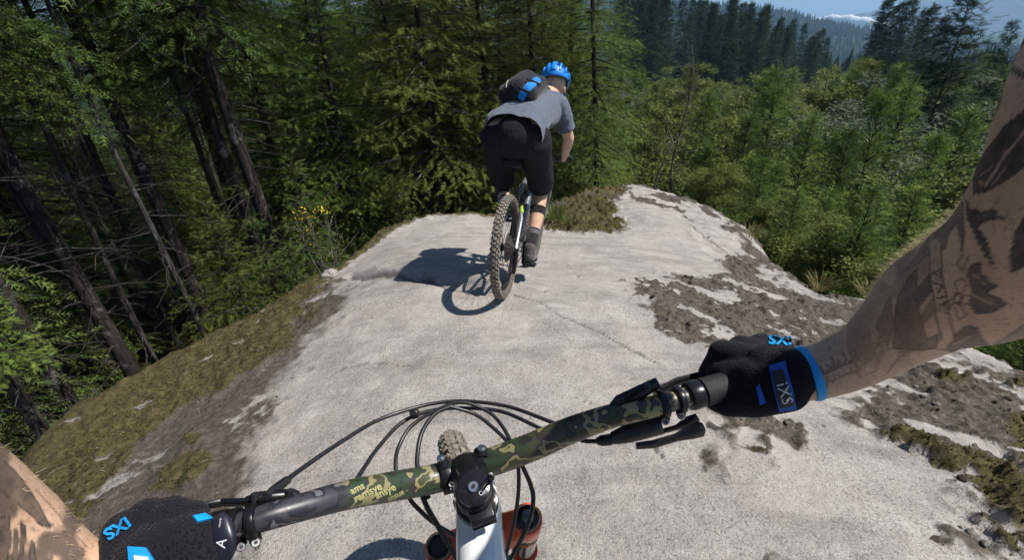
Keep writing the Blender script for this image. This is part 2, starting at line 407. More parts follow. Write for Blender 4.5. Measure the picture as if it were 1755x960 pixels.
c2 = m.ramp(m.noise(ps, .05, 8, .7), [(.3, (.025, .05, .02)), (.7, (.05, .08, .03))])
dist = m.n('ShaderNodeVectorMath', {0: ps}, operation='LENGTH').outputs['Value']
c = m.mix(m.ramp(m.math('DIVIDE', dist, 300), [(.15, 0), (.6, 1)]), c, c2)
m.bsdf(c, .95, 0, m.bump(m.noise(ps, 9, 6, .7), .8, .08), Specular_IOR_Level=.1)
obj('forest_floor', me, m.m, kind='structure')
# ================================================================ litter on the ledge: clods, moss tufts, twigs
def rock_pts(n, w, seed, rmax=7.5):
    """random points on the ledge, accepted by the weight w(moss, soil, brown)"""
    g = np.random.default_rng(seed); out = []
    k = n*14; u = g.random(k); y = .55+7.8*u**1.5; x = g.uniform(-2.6, 3.9, k)
    zz, oo = rock_z(x, y, False); a, b, c_ = masks(x, y, oo); p = w(a, b, c_)*(oo < .25)
    ok = np.nonzero(g.random(k) < p)[0][:n]
    # exact height from the finished mesh
    ix = np.clip(np.searchsorted(ax_, x[ok])-1, 0, nx-2); iy = np.clip(np.searchsorted(ay_, y[ok])-1, 0, ny-2)
    fx = (x[ok]-ax_[ix])/(ax_[ix+1]-ax_[ix]); fy = (y[ok]-ay_[iy])/(ay_[iy+1]-ay_[iy])
    z = (GZ[iy, ix]*(1-fx)+GZ[iy, ix+1]*fx)*(1-fy)+(GZ[iy+1, ix]*(1-fx)+GZ[iy+1, ix+1]*fx)*fy
    return np.stack([x[ok], y[ok], z], -1), g
def scatter(name, tmpl, faces, P_, S_, Rz, mat, tint, **kw):
    n = len(P_); c_, s_ = np.cos(Rz), np.sin(Rz)
    X = tmpl[None, :, 0]*c_[:, None]-tmpl[None, :, 1]*s_[:, None]; Y = tmpl[None, :, 0]*s_[:, None]+tmpl[None, :, 1]*c_[:, None]
    jit = np.random.default_rng(2).uniform(.7, 1.3, (n, tmpl.shape[0]))
    V = np.stack([X*S_[:, None]*jit+P_[:, 0:1], Y*S_[:, None]*jit+P_[:, 1:2], tmpl[None, :, 2]*S_[:, None]*jit+P_[:, 2:3]], -1).reshape(-1, 3)
    me = npmesh(name, V, (np.array(faces)[None]+np.arange(n)[:, None, None]*len(tmpl)).reshape(-1, len(faces[0])), False); set_attr(me, 'tint', np.repeat(tint, len(tmpl)))
    return obj(name, me, mat, kind='stuff', **kw)
ico = bmesh.new(); bmesh.ops.create_icosphere(ico, subdivisions=1, radius=1); ICO = np.array([tuple(v.co) for v in ico.verts])*np.array([1, .85, .6]); ICOF = [tuple(v.index for v in f.verts) for f in ico.faces]; ico.free()
m = NT('soil_clod'); t = m.attr('tint').outputs['Fac']
m.bsdf(m.mix(m.noise(m.pos(), 120, 4, .7), m.ramp(t, [(0, (.024, .019, .015)), (.6, (.075, .06, .048)), (.85, (.13, .11, .09)), (1, (.34, .32, .30))]), (.05, .04, .03)), .95, 0, m.bump(m.noise(m.pos(), 200, 4), .6, .004), Specular_IOR_Level=.1)
p_, g = rock_pts(1700, lambda a, b, c_: np.clip(b*1.2-.35, 0, 1)*(1-a*.7), 91); n = len(p_)
scatter('soil_clods', ICO, ICOF, p_, .0025+.024*g.random(n)**7, g.uniform(0, 6.28, n), m.m, g.random(n), label='dark crumbly soil clods and grit lying on the right of the ledge', cat='soil')
p_, g = rock_pts(2600, lambda a, b, c_: np.clip(c_-.25, 0, 1), 92); n = len(p_)
scatter('grit', ICO, ICOF, p_, .002+.007*g.random(n)**4, g.uniform(0, 6.28, n), m.m, .3+.7*g.random(n), label='pale grit scattered over the brown lichen on the left', cat='grit')
# moss cushions: small fans of blades
B_ = []; F_ = []
for k in range(7):
    a = k*2.4; l_ = .6+.4*math.sin(k*1.7); k0 = len(B_); ca, sa = math.cos(a), math.sin(a)
    B_ += [(ca*.12-sa*.16, sa*.12+ca*.16, -.1), (ca*.12+sa*.16, sa*.12-ca*.16, -.1), (ca*.75*l_, sa*.75*l_, .7*l_+.1)]; F_.append((k0, k0+1, k0+2))
m = NT('moss_tufts'); t = m.attr('tint').outputs['Fac']
m.bsdf(m.ramp(t, [(0, (.028, .022, .010)), (.5, (.070, .056, .020)), (.85, (.12, .10, .033)), (1, (.18, .155, .065))]), .95, Specular_IOR_Level=.05)
p_, g = rock_pts(17000, lambda a, b, c_: np.clip(a*1.3-.3, 0, 1), 93); n = len(p_)
scatter('moss', np.array(B_), F_, p_, .006+.012*g.random(n)**2, g.uniform(0, 6.28, n), m.m, np.clip(fbm(p_[:, 0]*6, p_[:, 1]*6, 7, 3)*.9+g.uniform(-.25, .3, n), 0, 1), label='olive moss cushions along the rim of the ledge', cat='moss')
# dead needles and twigs
p_, g = rock_pts(1500, lambda a, b, c_: np.clip(np.maximum(np.maximum(a, b), c_)-.2, 0, 1), 94); n = len(p_)
TW = np.array([(-.5, -.02, .03), (-.5, .02, .03), (.5, .015, .09), (.5, -.015, .09), (0, 0, .08)]); TWF = [(0, 4, 1), (1, 4, 2), (2, 4, 3), (3, 4, 0)]
m = NT('twig'); m.bsdf(m.ramp(m.attr('tint').outputs['Fac'], [(0, (.06, .045, .03)), (.6, (.16, .13, .09)), (1, (.36, .32, .25))]), .9)
scatter('twigs', TW, TWF, p_, .012+.06*g.random(n)**3, g.uniform(0, 6.28, n), m.m, g.random(n), label='fallen needles and small twigs on moss and soil', cat='twigs')
# ================================================================ far hills
def hill(name, r0, r1, prof, zb, mat, seed, rough):
    """a long hill: prof = (azimuth degrees, crest elevation angle degrees)"""
    th = np.linspace(prof[0][0], prof[-1][0], 240); s = np.linspace(0, 1, 26)
    el = np.interp(th, [q[0] for q in prof], [q[1] for q in prof])
    TH, S = np.meshgrid(np.radians(th), s, indexing='ij'); EL = np.repeat(el[:, None], len(s), 1)
    top = np.tan(np.radians(EL))*(r0+r1)/2
    up = np.where(S < .6, S/.6, 1-(S-.6)/.4*.8)
    rad = r0+(r1-r0)*S
    X, Y = rad*np.sin(TH), rad*np.cos(TH)
    Z = zb+(top-zb)*np.sin(up*math.pi/2)+(fbm(X/r0*9, Y/r0*9, seed, 5)-.5)*rough*up
    i = np.arange(X.size).reshape(X.shape)
    me = npmesh(name, np.stack([X, Y, Z], -1).reshape(-1, 3), np.stack([i[:-1, :-1], i[1:, :-1], i[1:, 1:], i[:-1, 1:]], -1).reshape(-1, 4), True)
    return obj(name, me, mat, kind='structure')
m = NT('far_forest'); ps = m.pos()
c = m.ramp(m.noise(ps, .02, 10, .75), [(.35, (.018, .035, .018)), (.52, (.04, .065, .03)), (.62, (.07, .09, .045)), (.74, (.2, .19, .16))])
m.bsdf(c, .95, 0, m.bump(m.noise(ps, .06, 6, .8), 1, 14), Specular_IOR_Level=.05)
FARFOREST = m.m
m = NT('mountain'); ps = m.pos()
m.bsdf(m.ramp(m.noise(ps, .003, 10, .7), [(.4, (.03, .045, .04)), (.7, (.10, .11, .11))]), .95, Specular_IOR_Level=.05)
MOUNT = m.m
hill('hillside', 900, 2300, [(-80, 4), (-20, 5), (8, 5.2), (20, 3.2), (28, 1.6), (34, .1), (38, -1.2), (44, -2.4), (52, -3)], -95, FARFOREST, 3, 40)
hill('mountain', 4200, 7500, [(20, 1.2), (30, 1.0), (36, 1.0), (40, 1.9), (44, 2.6), (48, 3.0), (56, 3.0), (75, 2.4)], -150, MOUNT, 9, 160)
mb = MB()
pts = [Vector((3900*math.sin(R(a)), 3900*math.cos(R(a)), 3900*math.tan(R(e)))) for a, e in [(31.5, .6), (33, .6), (34.5, .35), (36, .0), (37.5, -.4), (38.6, -.7)]]
mb.tube(catmull(pts, 10), [8+26*math.sin(math.pi*i/50)+4*math.sin(i*.7)+2*math.sin(i*1.9) for i in range(51)], 14, upv=(0, 0, 1))
mb.build('cloud_bank', simple('cloud_white', (.8, .8, .8), .9, var=.05, scale=.01), label='thin white cloud bank lying behind the far hillside', cat='cloud')

# ================================================================ trees
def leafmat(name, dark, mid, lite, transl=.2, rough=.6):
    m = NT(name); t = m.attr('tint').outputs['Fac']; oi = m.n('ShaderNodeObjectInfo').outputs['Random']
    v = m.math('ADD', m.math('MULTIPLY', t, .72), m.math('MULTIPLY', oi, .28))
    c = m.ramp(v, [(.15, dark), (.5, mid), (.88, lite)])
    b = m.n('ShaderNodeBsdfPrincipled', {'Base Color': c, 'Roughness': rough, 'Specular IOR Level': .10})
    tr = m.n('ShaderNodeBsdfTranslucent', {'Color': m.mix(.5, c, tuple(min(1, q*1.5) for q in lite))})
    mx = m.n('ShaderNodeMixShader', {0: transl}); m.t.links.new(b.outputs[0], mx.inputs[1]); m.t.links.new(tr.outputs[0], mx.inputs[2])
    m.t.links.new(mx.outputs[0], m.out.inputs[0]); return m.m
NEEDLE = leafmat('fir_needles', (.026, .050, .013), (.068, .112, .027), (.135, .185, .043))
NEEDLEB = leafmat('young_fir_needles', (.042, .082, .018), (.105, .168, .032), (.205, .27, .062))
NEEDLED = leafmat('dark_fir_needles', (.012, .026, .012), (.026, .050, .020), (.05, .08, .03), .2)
OLIVE = leafmat('cedar_sprays', (.046, .060, .013), (.105, .130, .028), (.185, .21, .048))
BROAD = leafmat('alder_leaves', (.04, .068, .016), (.118, .152, .034), (.215, .245, .072), .28)
BROADP = leafmat('willow_leaves', (.06, .08, .05), (.13, .16, .10), (.24, .27, .19), .3)
YEL = leafmat('yellow_petals', (.35, .26, .01), (.55, .42, .02), (.75, .6, .05), .3)
def barkmat(name, a, b, cc):
    m = NT(name); co = m.objco(); mp = m.n('ShaderNodeMapping', {'Vector': co, 'Scale': (1, 1, .18)})
    c = m.ramp(m.noise(mp, 14, 7, .7), [(.3, a), (.52, b), (.68, cc)])
    c = m.mix(m.ramp(m.noise(co, 1.6, 5, .7), [(.56, 0), (.66, .7)]), c, (.25, .24, .22))
    m.bsdf(c, .92, 0, m.bump(m.noise(mp, 22, 6, .7), .9, .03), Specular_IOR_Level=.15); return m.m
BARK = barkmat('dark_bark', (.012, .010, .009), (.035, .030, .026), (.075, .067, .058))
BARKM = barkmat('grey_bark', (.02, .018, .016), (.06, .054, .048), (.15, .14, .13))
BARKP = barkmat('pale_bark', (.05, .045, .04), (.12, .11, .10), (.26, .25, .235))

def fishbone(n=5):
    T = [(0, -.02, 0), (0, .02, 0), (1, 0, -.08)]
    for k in range(n):
        u = .10+.80*k/n; L = .40*(1-.62*k/n)
        for s in (-1, 1):
            T += [(u-.05, 0, -.08*u*u), (u+.05, 0, -.08*u*u), (u+L*.72, s*L*.80, -.08*u*u-.10*L)]
    return np.array(T)
FB5, FB3 = fishbone(5), fishbone(3)
RHOMB = np.array([(0, 0, 0), (.5, .3, .06), (1, 0, -.05), (0, 0, 0), (1, 0, -.05), (.5, -.3, .06)])
CLUMP = np.array([(.0, .1, 0), (.28, .16, .08), (.12, -.12, -.04), (.45, -.30, .05), (.72, -.22, -.06), (.55, -.02, .1), (.4, .25, -.1), (.62, .42, .02), (.78, .16, .05)])
def norm(a): return a/np.maximum(np.linalg.norm(a, axis=-1, keepdims=True), 1e-9)
def place(T, O, U, N, L, tint):
    U = norm(U); N = norm(N-(N*U).sum(-1, keepdims=True)*U); V = np.cross(N, U)
    X = O[:, None]+L[:, None, None]*(T[None, :, 0:1]*U[:, None]+T[None, :, 1:2]*V[:, None]+T[None, :, 2:3]*N[:, None])
    k = len(T); n = len(O)
    return X.reshape(-1, 3), np.arange(n*k).reshape(-1, 3), np.repeat(tint, k)
def crown_mesh(name, parts):
    V = np.concatenate([p[0] for p in parts]); o = 0; Fs = []
    for p in parts: Fs.append(p[1]+o); o += len(p[0])
    me = npmesh(name, V, np.concatenate(Fs)); set_attr(me, 'tint', np.concatenate([p[2] for p in parts])); return me
def conifer(h, cb, Rm, nb, seed, r0, droop=.25, spray=.3, dead=0, T=FB5, dens=1., pw=.8, bend=.25, e0=-18, e1=38, bushy=1., twig=False):
    g = np.random.default_rng(seed); rnd = random.Random(seed)
    mb = MB(); ph = rnd.random()*6
    def ax(z): return Vector((math.sin(z*.35+ph)*bend*.4*z/h, math.cos(z*.27+ph)*bend*.4*z/h, z))
    zs = [h*i/14 for i in range(15)]
    mb.tube([ax(z) for z in zs], [max(.012, r0*(1-z/h)**.85*(1.25 if z == 0 else 1)) for z in zs], 9)
    for _ in range(dead):
        z = h*rnd.uniform(.06, min(.92, max(cb*1.4, .3))); a = rnd.random()*6.28; L = rnd.uniform(.4, 1.9)*(1-.5*z/h)
        d = Vector((math.cos(a), math.sin(a), rnd.uniform(-.35, .25))); p = ax(z); pts = [p]
        for k in range(4):
            d = (d+Vector((rnd.uniform(-.3, .3), rnd.uniform(-.3, .3), rnd.uniform(-.32, .1)))).normalized(); p = p+d*L/4; pts.append(p)
            if k and rnd.random() < .6:
                q = d+Vector((rnd.uniform(-1, 1), rnd.uniform(-1, 1), rnd.uniform(-.6, .3))); mb.tube([p, p+q.normalized()*L*.3], [.004, .002], 3, False)
        mb.tube(pts, [.010*(1-.2*k) for k in range(5)], 4, False)
    t = np.sort(cb+(1-cb)*g.random(nb)**.9); parts = []
    az = np.arange(nb)*2.39996+g.uniform(-.5, .5, nb)
    O, U, N, Ls, tn = [], [], [], [], []
    for i in range(nb):
        f = (t[i]-cb)/(1-cb); L = Rm*((1-f)**pw)*g.uniform(.62, 1.12)*min(1, .55+f*3)+.12
        el = math.radians(e0+(e1-e0)*f+g.uniform(-10, 10)); p0 = np.array(ax(t[i]*h))
        d = np.array([math.cos(az[i])*math.cos(el), math.sin(az[i])*math.cos(el), math.sin(el)])
        sd = np.array([-math.sin(az[i]), math.cos(az[i]), 0.]); nrm = np.cross(d, sd)*-1
        nrm = nrm if nrm[2] > 0 else -nrm
        def q(s): return p0+d*L*s+np.array([0, 0, -1])*droop*L*s*s+np.array([0, 0, 1])*.10*L*s**3
        mb.tube([q(0), q(.4), q(.8)], [.012+.010*L, .008+.005*L, .004], 3, False)
        ns = max(3, int(L/(spray*(.85 if twig else .30))*dens)); s = np.linspace(.08 if twig else .14, 1, ns)+g.uniform(-.03, .03, ns)
        bt = g.uniform(-.2, .2)
        for k in range(ns):
            o = q(s[k]); tg = q(min(1.05, s[k]+.05))-q(s[k]-.05); tg /= np.linalg.norm(tg)+1e-9
            for sg in ((-1, 1) if k < ns-1 else (0,)):
                if twig:      # side twigs that carry the sprays
                    lt = (L*.44*(1-.72*s[k])*g.uniform(.55, 1.3)+.05)*(sg != 0)+.02
                    dr = tg*g.uniform(.5, 1.0)+sd*sg*g.uniform(.55, 1.05)+np.array([0, 0, g.uniform(-.35, .2)]); dr /= np.linalg.norm(dr)
                    nj = max(1, int(lt/(spray*.42)))
                    for j in range(nj):
                        w_ = (j+.4)/nj; o2 = o+dr*lt*w_+np.array([0, 0, -.22*lt*w_*w_])+g.normal(0, .016, 3)
                        O.append(o2); U.append(dr+g.normal(0, .45, 3)+np.array([0, 0, -.10])); N.append(nrm+g.normal(0, .5, 3))
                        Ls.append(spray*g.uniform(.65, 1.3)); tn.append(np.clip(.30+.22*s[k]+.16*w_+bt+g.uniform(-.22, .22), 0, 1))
                else:
                    for rep in range(1 if g.random() > bushy-1 else 2):
                        O.append(o); U.append(tg*g.uniform(.55, .95)+sd*sg*g.uniform(.6, 1.05)+np.array([0, 0, g.uniform(-.35, .12)]))
                        N.append(nrm+g.uniform(-.55, .55, 3)); Ls.append(spray*(1.25-.6*s[k])*g.uniform(.7, 1.25)*min(1, .4+L/1.2))
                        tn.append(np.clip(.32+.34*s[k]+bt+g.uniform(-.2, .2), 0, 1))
    crown = crown_mesh('crown', [place(T, np.array(O), np.array(U), np.array(N), np.array(Ls), np.array(tn))])
    return mb.mesh('trunk'), crown
def broadleaf(h, Rm, seed, r0, nleaf=3800, leaf=.16, cb=.18, nl=26):
    g = np.random.default_rng(seed); rnd = random.Random(seed); mb = MB(); ph = rnd.random()*6
    def ax(z): return Vector((math.sin(z*.5+ph)*.12*z/h*2, math.cos(z*.4+ph)*.12*z/h*2, z))
    zs = [h*.97*i/10 for i in range(11)]
    mb.tube([ax(z) for z in zs], [max(.01, r0*(1-z/h)**.8) for z in zs], 7)
    C = []; S = []
    for i in range(nl):
        f = rnd.random(); z = h*(cb+(.95-cb)*f); a = i*2.4+rnd.uniform(-.5, .5)
        L = Rm*(.35+.75*math.sin(math.pi*min(1, (f*.82+.22))))*rnd.uniform(.6, 1.1)
        p = ax(z*.86); e = p+Vector((math.cos(a)*L, math.sin(a)*L, L*rnd.uniform(.35, .95)))
        e.z = min(e.z, h); mid = (p+e)/2+Vector((0, 0, -.08*L))
        mb.tube([p, mid, e], [.02+.012*L, .013, .005], 4, False)
        for w_ in (.45, .7, .9, 1.05):
            C.append(p+(e-p)*w_+Vector((rnd.uniform(-.2, .2), rnd.uniform(-.2, .2), rnd.uniform(-.1, .15)))*L); S.append(.16+.26*L*rnd.uniform(.6, 1.1))
    C.append(ax(h*.97)); S.append(.3)
    C = np.array([tuple(c) for c in C]); S = np.array(S); k = g.integers(0, len(C), nleaf)
    tc = g.uniform(-.2, .2, len(C))
    off = g.normal(0, .55, (nleaf, 3))*S[k][:, None]*np.array([1, 1, .75])
    O = C[k]+off; U = norm(off)+g.normal(0, .7, (nleaf, 3))+np.array([0, 0, -.2]); N = g.normal(0, .6, (nleaf, 3))+np.array([0, 0, .9])
    tn = np.clip(.45+tc[k]+g.uniform(-.25, .25, nleaf), 0, 1)
    return mb.mesh('trunk'), crown_mesh('crown', [place(RHOMB, O, U, N, leaf*g.uniform(.6, 1.35, nleaf), tn)])
PROTO = {}
def proto(key, trunk, crown, bark, leaf):
    trunk.materials.append(bark); crown.materials.append(leaf); PROTO[key] = (trunk, crown)
for k in range(3):   # tall forest firs, bare below with dead twigs
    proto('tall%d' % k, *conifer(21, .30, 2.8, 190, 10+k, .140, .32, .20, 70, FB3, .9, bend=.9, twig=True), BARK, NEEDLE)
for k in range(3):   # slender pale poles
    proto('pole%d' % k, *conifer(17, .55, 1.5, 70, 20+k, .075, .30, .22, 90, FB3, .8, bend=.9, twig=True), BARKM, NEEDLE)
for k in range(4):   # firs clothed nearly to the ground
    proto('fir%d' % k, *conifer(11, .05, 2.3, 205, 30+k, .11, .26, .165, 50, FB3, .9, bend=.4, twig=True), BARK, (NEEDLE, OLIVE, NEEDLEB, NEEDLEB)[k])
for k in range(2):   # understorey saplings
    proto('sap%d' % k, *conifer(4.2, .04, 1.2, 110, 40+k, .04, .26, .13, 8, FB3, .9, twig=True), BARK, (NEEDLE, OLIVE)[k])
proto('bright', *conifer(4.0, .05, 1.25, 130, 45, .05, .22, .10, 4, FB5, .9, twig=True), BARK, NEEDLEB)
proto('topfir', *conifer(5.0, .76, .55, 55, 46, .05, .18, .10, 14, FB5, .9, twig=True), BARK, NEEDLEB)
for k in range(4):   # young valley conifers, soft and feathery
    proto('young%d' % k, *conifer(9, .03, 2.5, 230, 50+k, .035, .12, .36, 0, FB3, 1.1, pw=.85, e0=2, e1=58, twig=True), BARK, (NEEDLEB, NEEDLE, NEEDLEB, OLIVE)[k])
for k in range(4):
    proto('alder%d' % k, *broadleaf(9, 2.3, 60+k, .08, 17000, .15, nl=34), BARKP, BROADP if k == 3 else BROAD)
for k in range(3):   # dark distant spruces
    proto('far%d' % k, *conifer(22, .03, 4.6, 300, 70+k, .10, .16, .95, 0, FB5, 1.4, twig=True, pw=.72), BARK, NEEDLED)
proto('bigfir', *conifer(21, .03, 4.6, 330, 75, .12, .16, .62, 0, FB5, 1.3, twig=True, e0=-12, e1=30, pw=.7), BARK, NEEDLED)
def tree(key, x, y, s=1., rz=None, name='fir_tree', label=None, group=None, z=None, lean=(0, 0), cat='tree', sxy=1.):
    z = float(floor_z(np.array([x]), np.array([y]))[0])-.15 if z is None else z
    e = empty(name, (x, y, z)); e.rotation_euler = (lean[0], lean[1], random.random()*6.28 if rz is None else rz); e.scale = (s*sxy, s*sxy, s)
    tag(e, label, cat, group)
    for nm, me in zip(('trunk', 'crown'), PROTO[key]):
        link(bpy.data.objects.new(nm, me), e)
    return e
def at(px, py, d): p = P(px, py, d); return p.x, p.y
PLACED = []
def free(x, y, r):
    return all((x-a)**2+(y-b)**2 > r*r for a, b in PLACED)
def key_tree(key, px, py, d, s=1., **kw):
    x, y = at(px, py, d); PLACED.append((x, y)); return tree(key, x, y, s, **kw)
# the trunks one can pick out on the shaded left slope
key_tree('tall0', 262, 330, 9.0, .95, label='thick dark fir trunk leaning through the upper left forest, left of two')
key_tree('tall1', 425, 280, 9.0, 1.05, label='thickest crooked dark fir trunk nearest the yellow flowered shrub')
key_tree('tall2', 338, 190, 12.0, .9, label='grey barked fir trunk between the two thick dark trunks')
key_tree('pole0', 35, 700, 5.6, .9, name='pole_tree', label='grey bare trunk standing at the lower left below the mossy rim', cat='tree')
for i, (px, py, d, k) in enumerate([(60, 480, 11, 0), (112, 440, 13, 1), (190, 420, 11.5, 2), (235, 560, 9.5, 0), (22, 330, 14, 1), (140, 250, 16, 2), (205, 250, 15, 0), (85, 200, 17, 1),
                                    (290, 560, 12, 2), (330, 480, 14, 0), (150, 560, 10, 1), (10, 560, 9, 2), (380, 330, 15, 1), (300, 380, 18, 2), (495, 250, 16, 0), (55, 330, 19, 2), (250, 180, 20, 1), (120, 340, 20, 0)]):
    key_tree('pole%d' % k, px, py, d, random.uniform(.85, 1.15), name='pole_tree', label='slender pale conifer pole in the dark forest on the left', group='slender poles of the left forest', cat='tree')
key_tree('fir2', 585, 230, 10.5, .95, label='green fir with sunlit boughs above the mossy rim, left of the cyclist')
key_tree('fir0', 690, 200, 13, 1.05, label='dark fir directly behind the left end of the rock crest')
key_tree('fir1', 835, 200, 11.5, 1.05, label='olive yellow fir rising behind the cyclist and backpack')
key_tree('fir0', 770, 150, 15, 1.1, label='dark fir between the olive fir and the crest')
key_tree('tall1', 1022, 220, 10.5, .62, label='straight dark fir trunk rising right of the cyclist behind the mossy knoll')
key_tree('fir1', 980, 180, 14, 1.0, label='olive fir just behind the cyclist helmet')
key_tree('fir3', 925, 120, 17, 1.0, label='green fir behind and above the cyclist helmet')
key_tree('sap1', 395, 440, 8.0, 1.0, name='cedar_sapling', label='small olive cedar beside the foot of the crooked trunk')
key_tree('sap0', 520, 350, 9.0, 1.1, name='fir_sapling', label='small dark fir sapling behind the yellow flowered shrub')
key_tree('topfir', -30, 560, 4.8, .9, z=P(-30, 470, 4.8).z-4.5, name='fir_sapling', label='bright green young fir at the far left edge of the frame')
key_tree('bright', 1195, 300, 11, .55, name='fir_sapling', label='small bright green fir on the slope behind the far end of the ledge')
for px, py, d, lb in [(1133, 250, 11.5, 'thin bare dead tree, left of two beyond the rock knoll'), (1172, 200, 13.5, 'taller thin dead tree, right of two beyond the rock knoll')]:
    x, y = at(px, py, d); PLACED.append((x, y)); zf = float(floor_z(np.array([x]), np.array([y]))[0])
    e = empty('dead_tree', (x, y, zf)); tag(e, lb, 'dead tree', 'bare dead trees beyond the knoll'); r_ = random.Random(px); mb = MB()
    h = P(px, 185 if px < 1150 else 70, d).z-zf
    mb.tube([(r_.uniform(-.04, .04)*k, r_.uniform(-.03, .03)*k, h*k/8) for k in range(9)], [.055*(1-k/9)+.008 for k in range(9)], 6); mb.build('trunk', BARKP, e)
    for k in range(34):
        z = h*r_.uniform(.2, .98); a = r_.random()*6.28; L = r_.uniform(.15, .7)
        pp = Vector((0, 0, z)); q = pp+Vector((math.cos(a)*L, math.sin(a)*L, r_.uniform(-.3, .1)*L)); b_ = MB(); b_.tube([pp, (pp+q)/2+Vector((0, 0, .05)), q], [.010, .007, .003], 4, False); b_.build('branch', BARKP, e)
# fill of the left and middle forest
n = 0
while n < 130:
    th = R(random.uniform(-66, 11)); r_ = 8.5+38*random.random()**1.3; x, y = r_*math.sin(th), r_*math.cos(th)
    if not free(x, y, 1.1 if r_ < 18 else 1.6): continue
    d_ = math.degrees(th)
    if r_ < 11 and d_ > -30: continue
    PLACED.append((x, y)); n += 1
    if d_ < -24:
        k = random.choice(['tall0', 'tall1', 'pole1', 'pole1', 'pole2', 'pole0', 'fir0', 'fir2', 'fir3'])
        lb, gr = ('tall dark fir in the shaded forest on the left', 'tall firs of the left forest')
    else:
        k = random.choice(['fir0', 'fir1', 'fir2', 'fir3', 'fir0', 'tall0'])
        lb, gr = ('fir clothed with green boughs in the woods behind the rock crest', 'firs behind the crest')
    tree(k, x, y, random.uniform(.8, 1.2) if k[0] != 'f' else random.uniform(.85, 1.35), label=lb, group=gr)
n = 0
while n < 55:
    th = R(random.uniform(-64, 12)); r_ = random.uniform(7.5, 18); x, y = r_*math.sin(th), r_*math.cos(th)
    if math.degrees(th) > -22 and r_ < 9.5 or math.degrees(th) < -36 and r_ < 10.5: continue
    n += 1
    tree(random.choice(['sap0', 'sap1', 'sap0']), x, y, random.uniform(.35, .95), name='fir_sapling', label='small conifer sapling on the shaded forest floor', group='saplings of the forest floor')
# valley on the right: first the crowns one can pick out, by the place of their tops
for px, ptop, r_, k, lb in [(1395, 205, 19, 'young0', 'tallest bright green young conifer in the middle of the valley'), (1520, 165, 24, 'young2', 'light green young conifer below the rounded hill'), (1452, 225, 18, 'young1', 'dense green conifer right of the tallest bright one'),
        (1562, 150, 28, 'young0', 'feathery conifer left of the big dark fir'), (1612, 235, 18, 'young2', 'bright conifer beside the bent elbow'), (1340, 215, 22, 'alder0', 'rounded pale green tree beyond the dark hollow'), (1282, 205, 25, 'young1', 'conifer at the left end of the valley wood'),
        (1232, 195, 27, 'alder1', 'broad pale tree right of the two dead trees'), (1662, 195, 23, 'young0', 'green conifer below the big dark fir'), (1335, 285, 14, 'young2', 'small bright conifer at the edge of the dark hollow'), (1500, 295, 14, 'alder0', 'leafy tree filling the view beside the forearm'),
        (1572, 325, 12.5, 'young0', 'bushy young conifer nearest to the forearm'), (1425, 330, 12.5, 'young2', 'low bright conifer above the grass tuft'), (1700, 260, 17, 'alder2', 'leafy tree half hidden by the upper arm'), (1215, 255, 15, 'young1', 'dark green conifer just beyond the end of the ledge'), (1480, 125, 38, 'alder3', 'silvery willow on the slope of the rounded hill')]:
    g_ = ray(px, ptop); s_ = r_/math.hypot(g_.x, g_.y); p = CAM+g_*s_; zf = float(floor_z(np.array([p.x]), np.array([p.y]))[0]); h = p.z-zf
    PLACED.append((p.x, p.y)); tree(k, p.x, p.y, h/9, name='young_fir' if k[0] == 'y' else 'alder_tree', label=lb, z=zf, sxy=1.15 if h > 7 else 1.4)
n = 0; tries = 0
while n < 255 and tries < 9000:
    tries += 1
    th = R(random.uniform(11, 62)); r_ = 11+95*random.random()**1.35; x, y = r_*math.sin(th), r_*math.cos(th)
    if not free(x, y, 1.7+r_*.026): continue
    d_ = math.degrees(th)
    if r_ < 14 and d_ < 18: continue
    zf = float(floor_z(np.array([x]), np.array([y]))[0])
    el = np.interp(r_, [11, 16, 25, 40, 60, 100, 150], [-19, -15.5, -11.5, -9, -7, -4.8, -3.2])
    h = CAM.z+r_*math.tan(R(el))-zf
    emg = n % 5 < 2; h *= random.uniform(1.0, 1.4) if emg else random.uniform(.36, .64)
    if h < 1.5: continue
    PLACED.append((x, y)); n += 1
    hillq = r_ > 85
    k = random.choice(['alder0', 'alder1', 'alder2', 'young1'] if hillq else (['young0', 'young2', 'young3', 'alder0', 'alder1', 'young0', 'alder3'] if emg else ['young1', 'young1', 'alder2', 'young1', 'young3']))
    if k[0] == 'a': tree(k, x, y, h/9, name='alder_tree', label='pale green broadleaf tree in the sunlit valley', group='broadleaf trees of the valley', sxy=1.15 if h > 6 else 1.3)
    else: tree(k, x, y, h/9, name='young_fir', label='young feathery green conifer in the sunlit valley', group='young conifers of the valley', sxy=1.3 if emg else 1.5)
# the rest of the valley wood, too far to tell apart: one mass
g = np.random.default_rng(17); parts = []; tv = []
for i in range(700):
    th = R(g.uniform(9, 58)); r_ = g.uniform(62, 215); x, y = r_*math.sin(th), r_*math.cos(th)
    el = np.interp(r_, [60, 100, 150, 215], [-7, -4.8, -3.6, -3.3]); zf = float(floor_z(np.array([x]), np.array([y]))[0])
    h = min(11, CAM.z+r_*math.tan(R(el))-zf)*g.uniform(.6, 1.0)
    if h < 2: continue
    k = 120; f = g.random(k)**.8; con = g.random() < .5
    rad = h*(.26*(1-f)+.03 if con else .26*np.sin(np.pi*np.clip(f*.85+.15, 0, 1)))*np.sqrt(g.random(k))
    a = g.uniform(0, 6.28, k); O = np.stack([x+rad*np.cos(a), y+rad*np.sin(a), zf+h*f], -1)
    U = np.stack([np.cos(a), np.sin(a), g.uniform(-.5, .6, k)], -1); N = g.normal(0, .5, (k, 3))+np.array([0, 0, 1])
    parts.append(place(CLUMP, O, U, N, g.uniform(.6, 1.3, k)*(.5+.07*h), np.clip(g.uniform(.2, .7)+g.uniform(-.2, .2, k), 0, 1)))
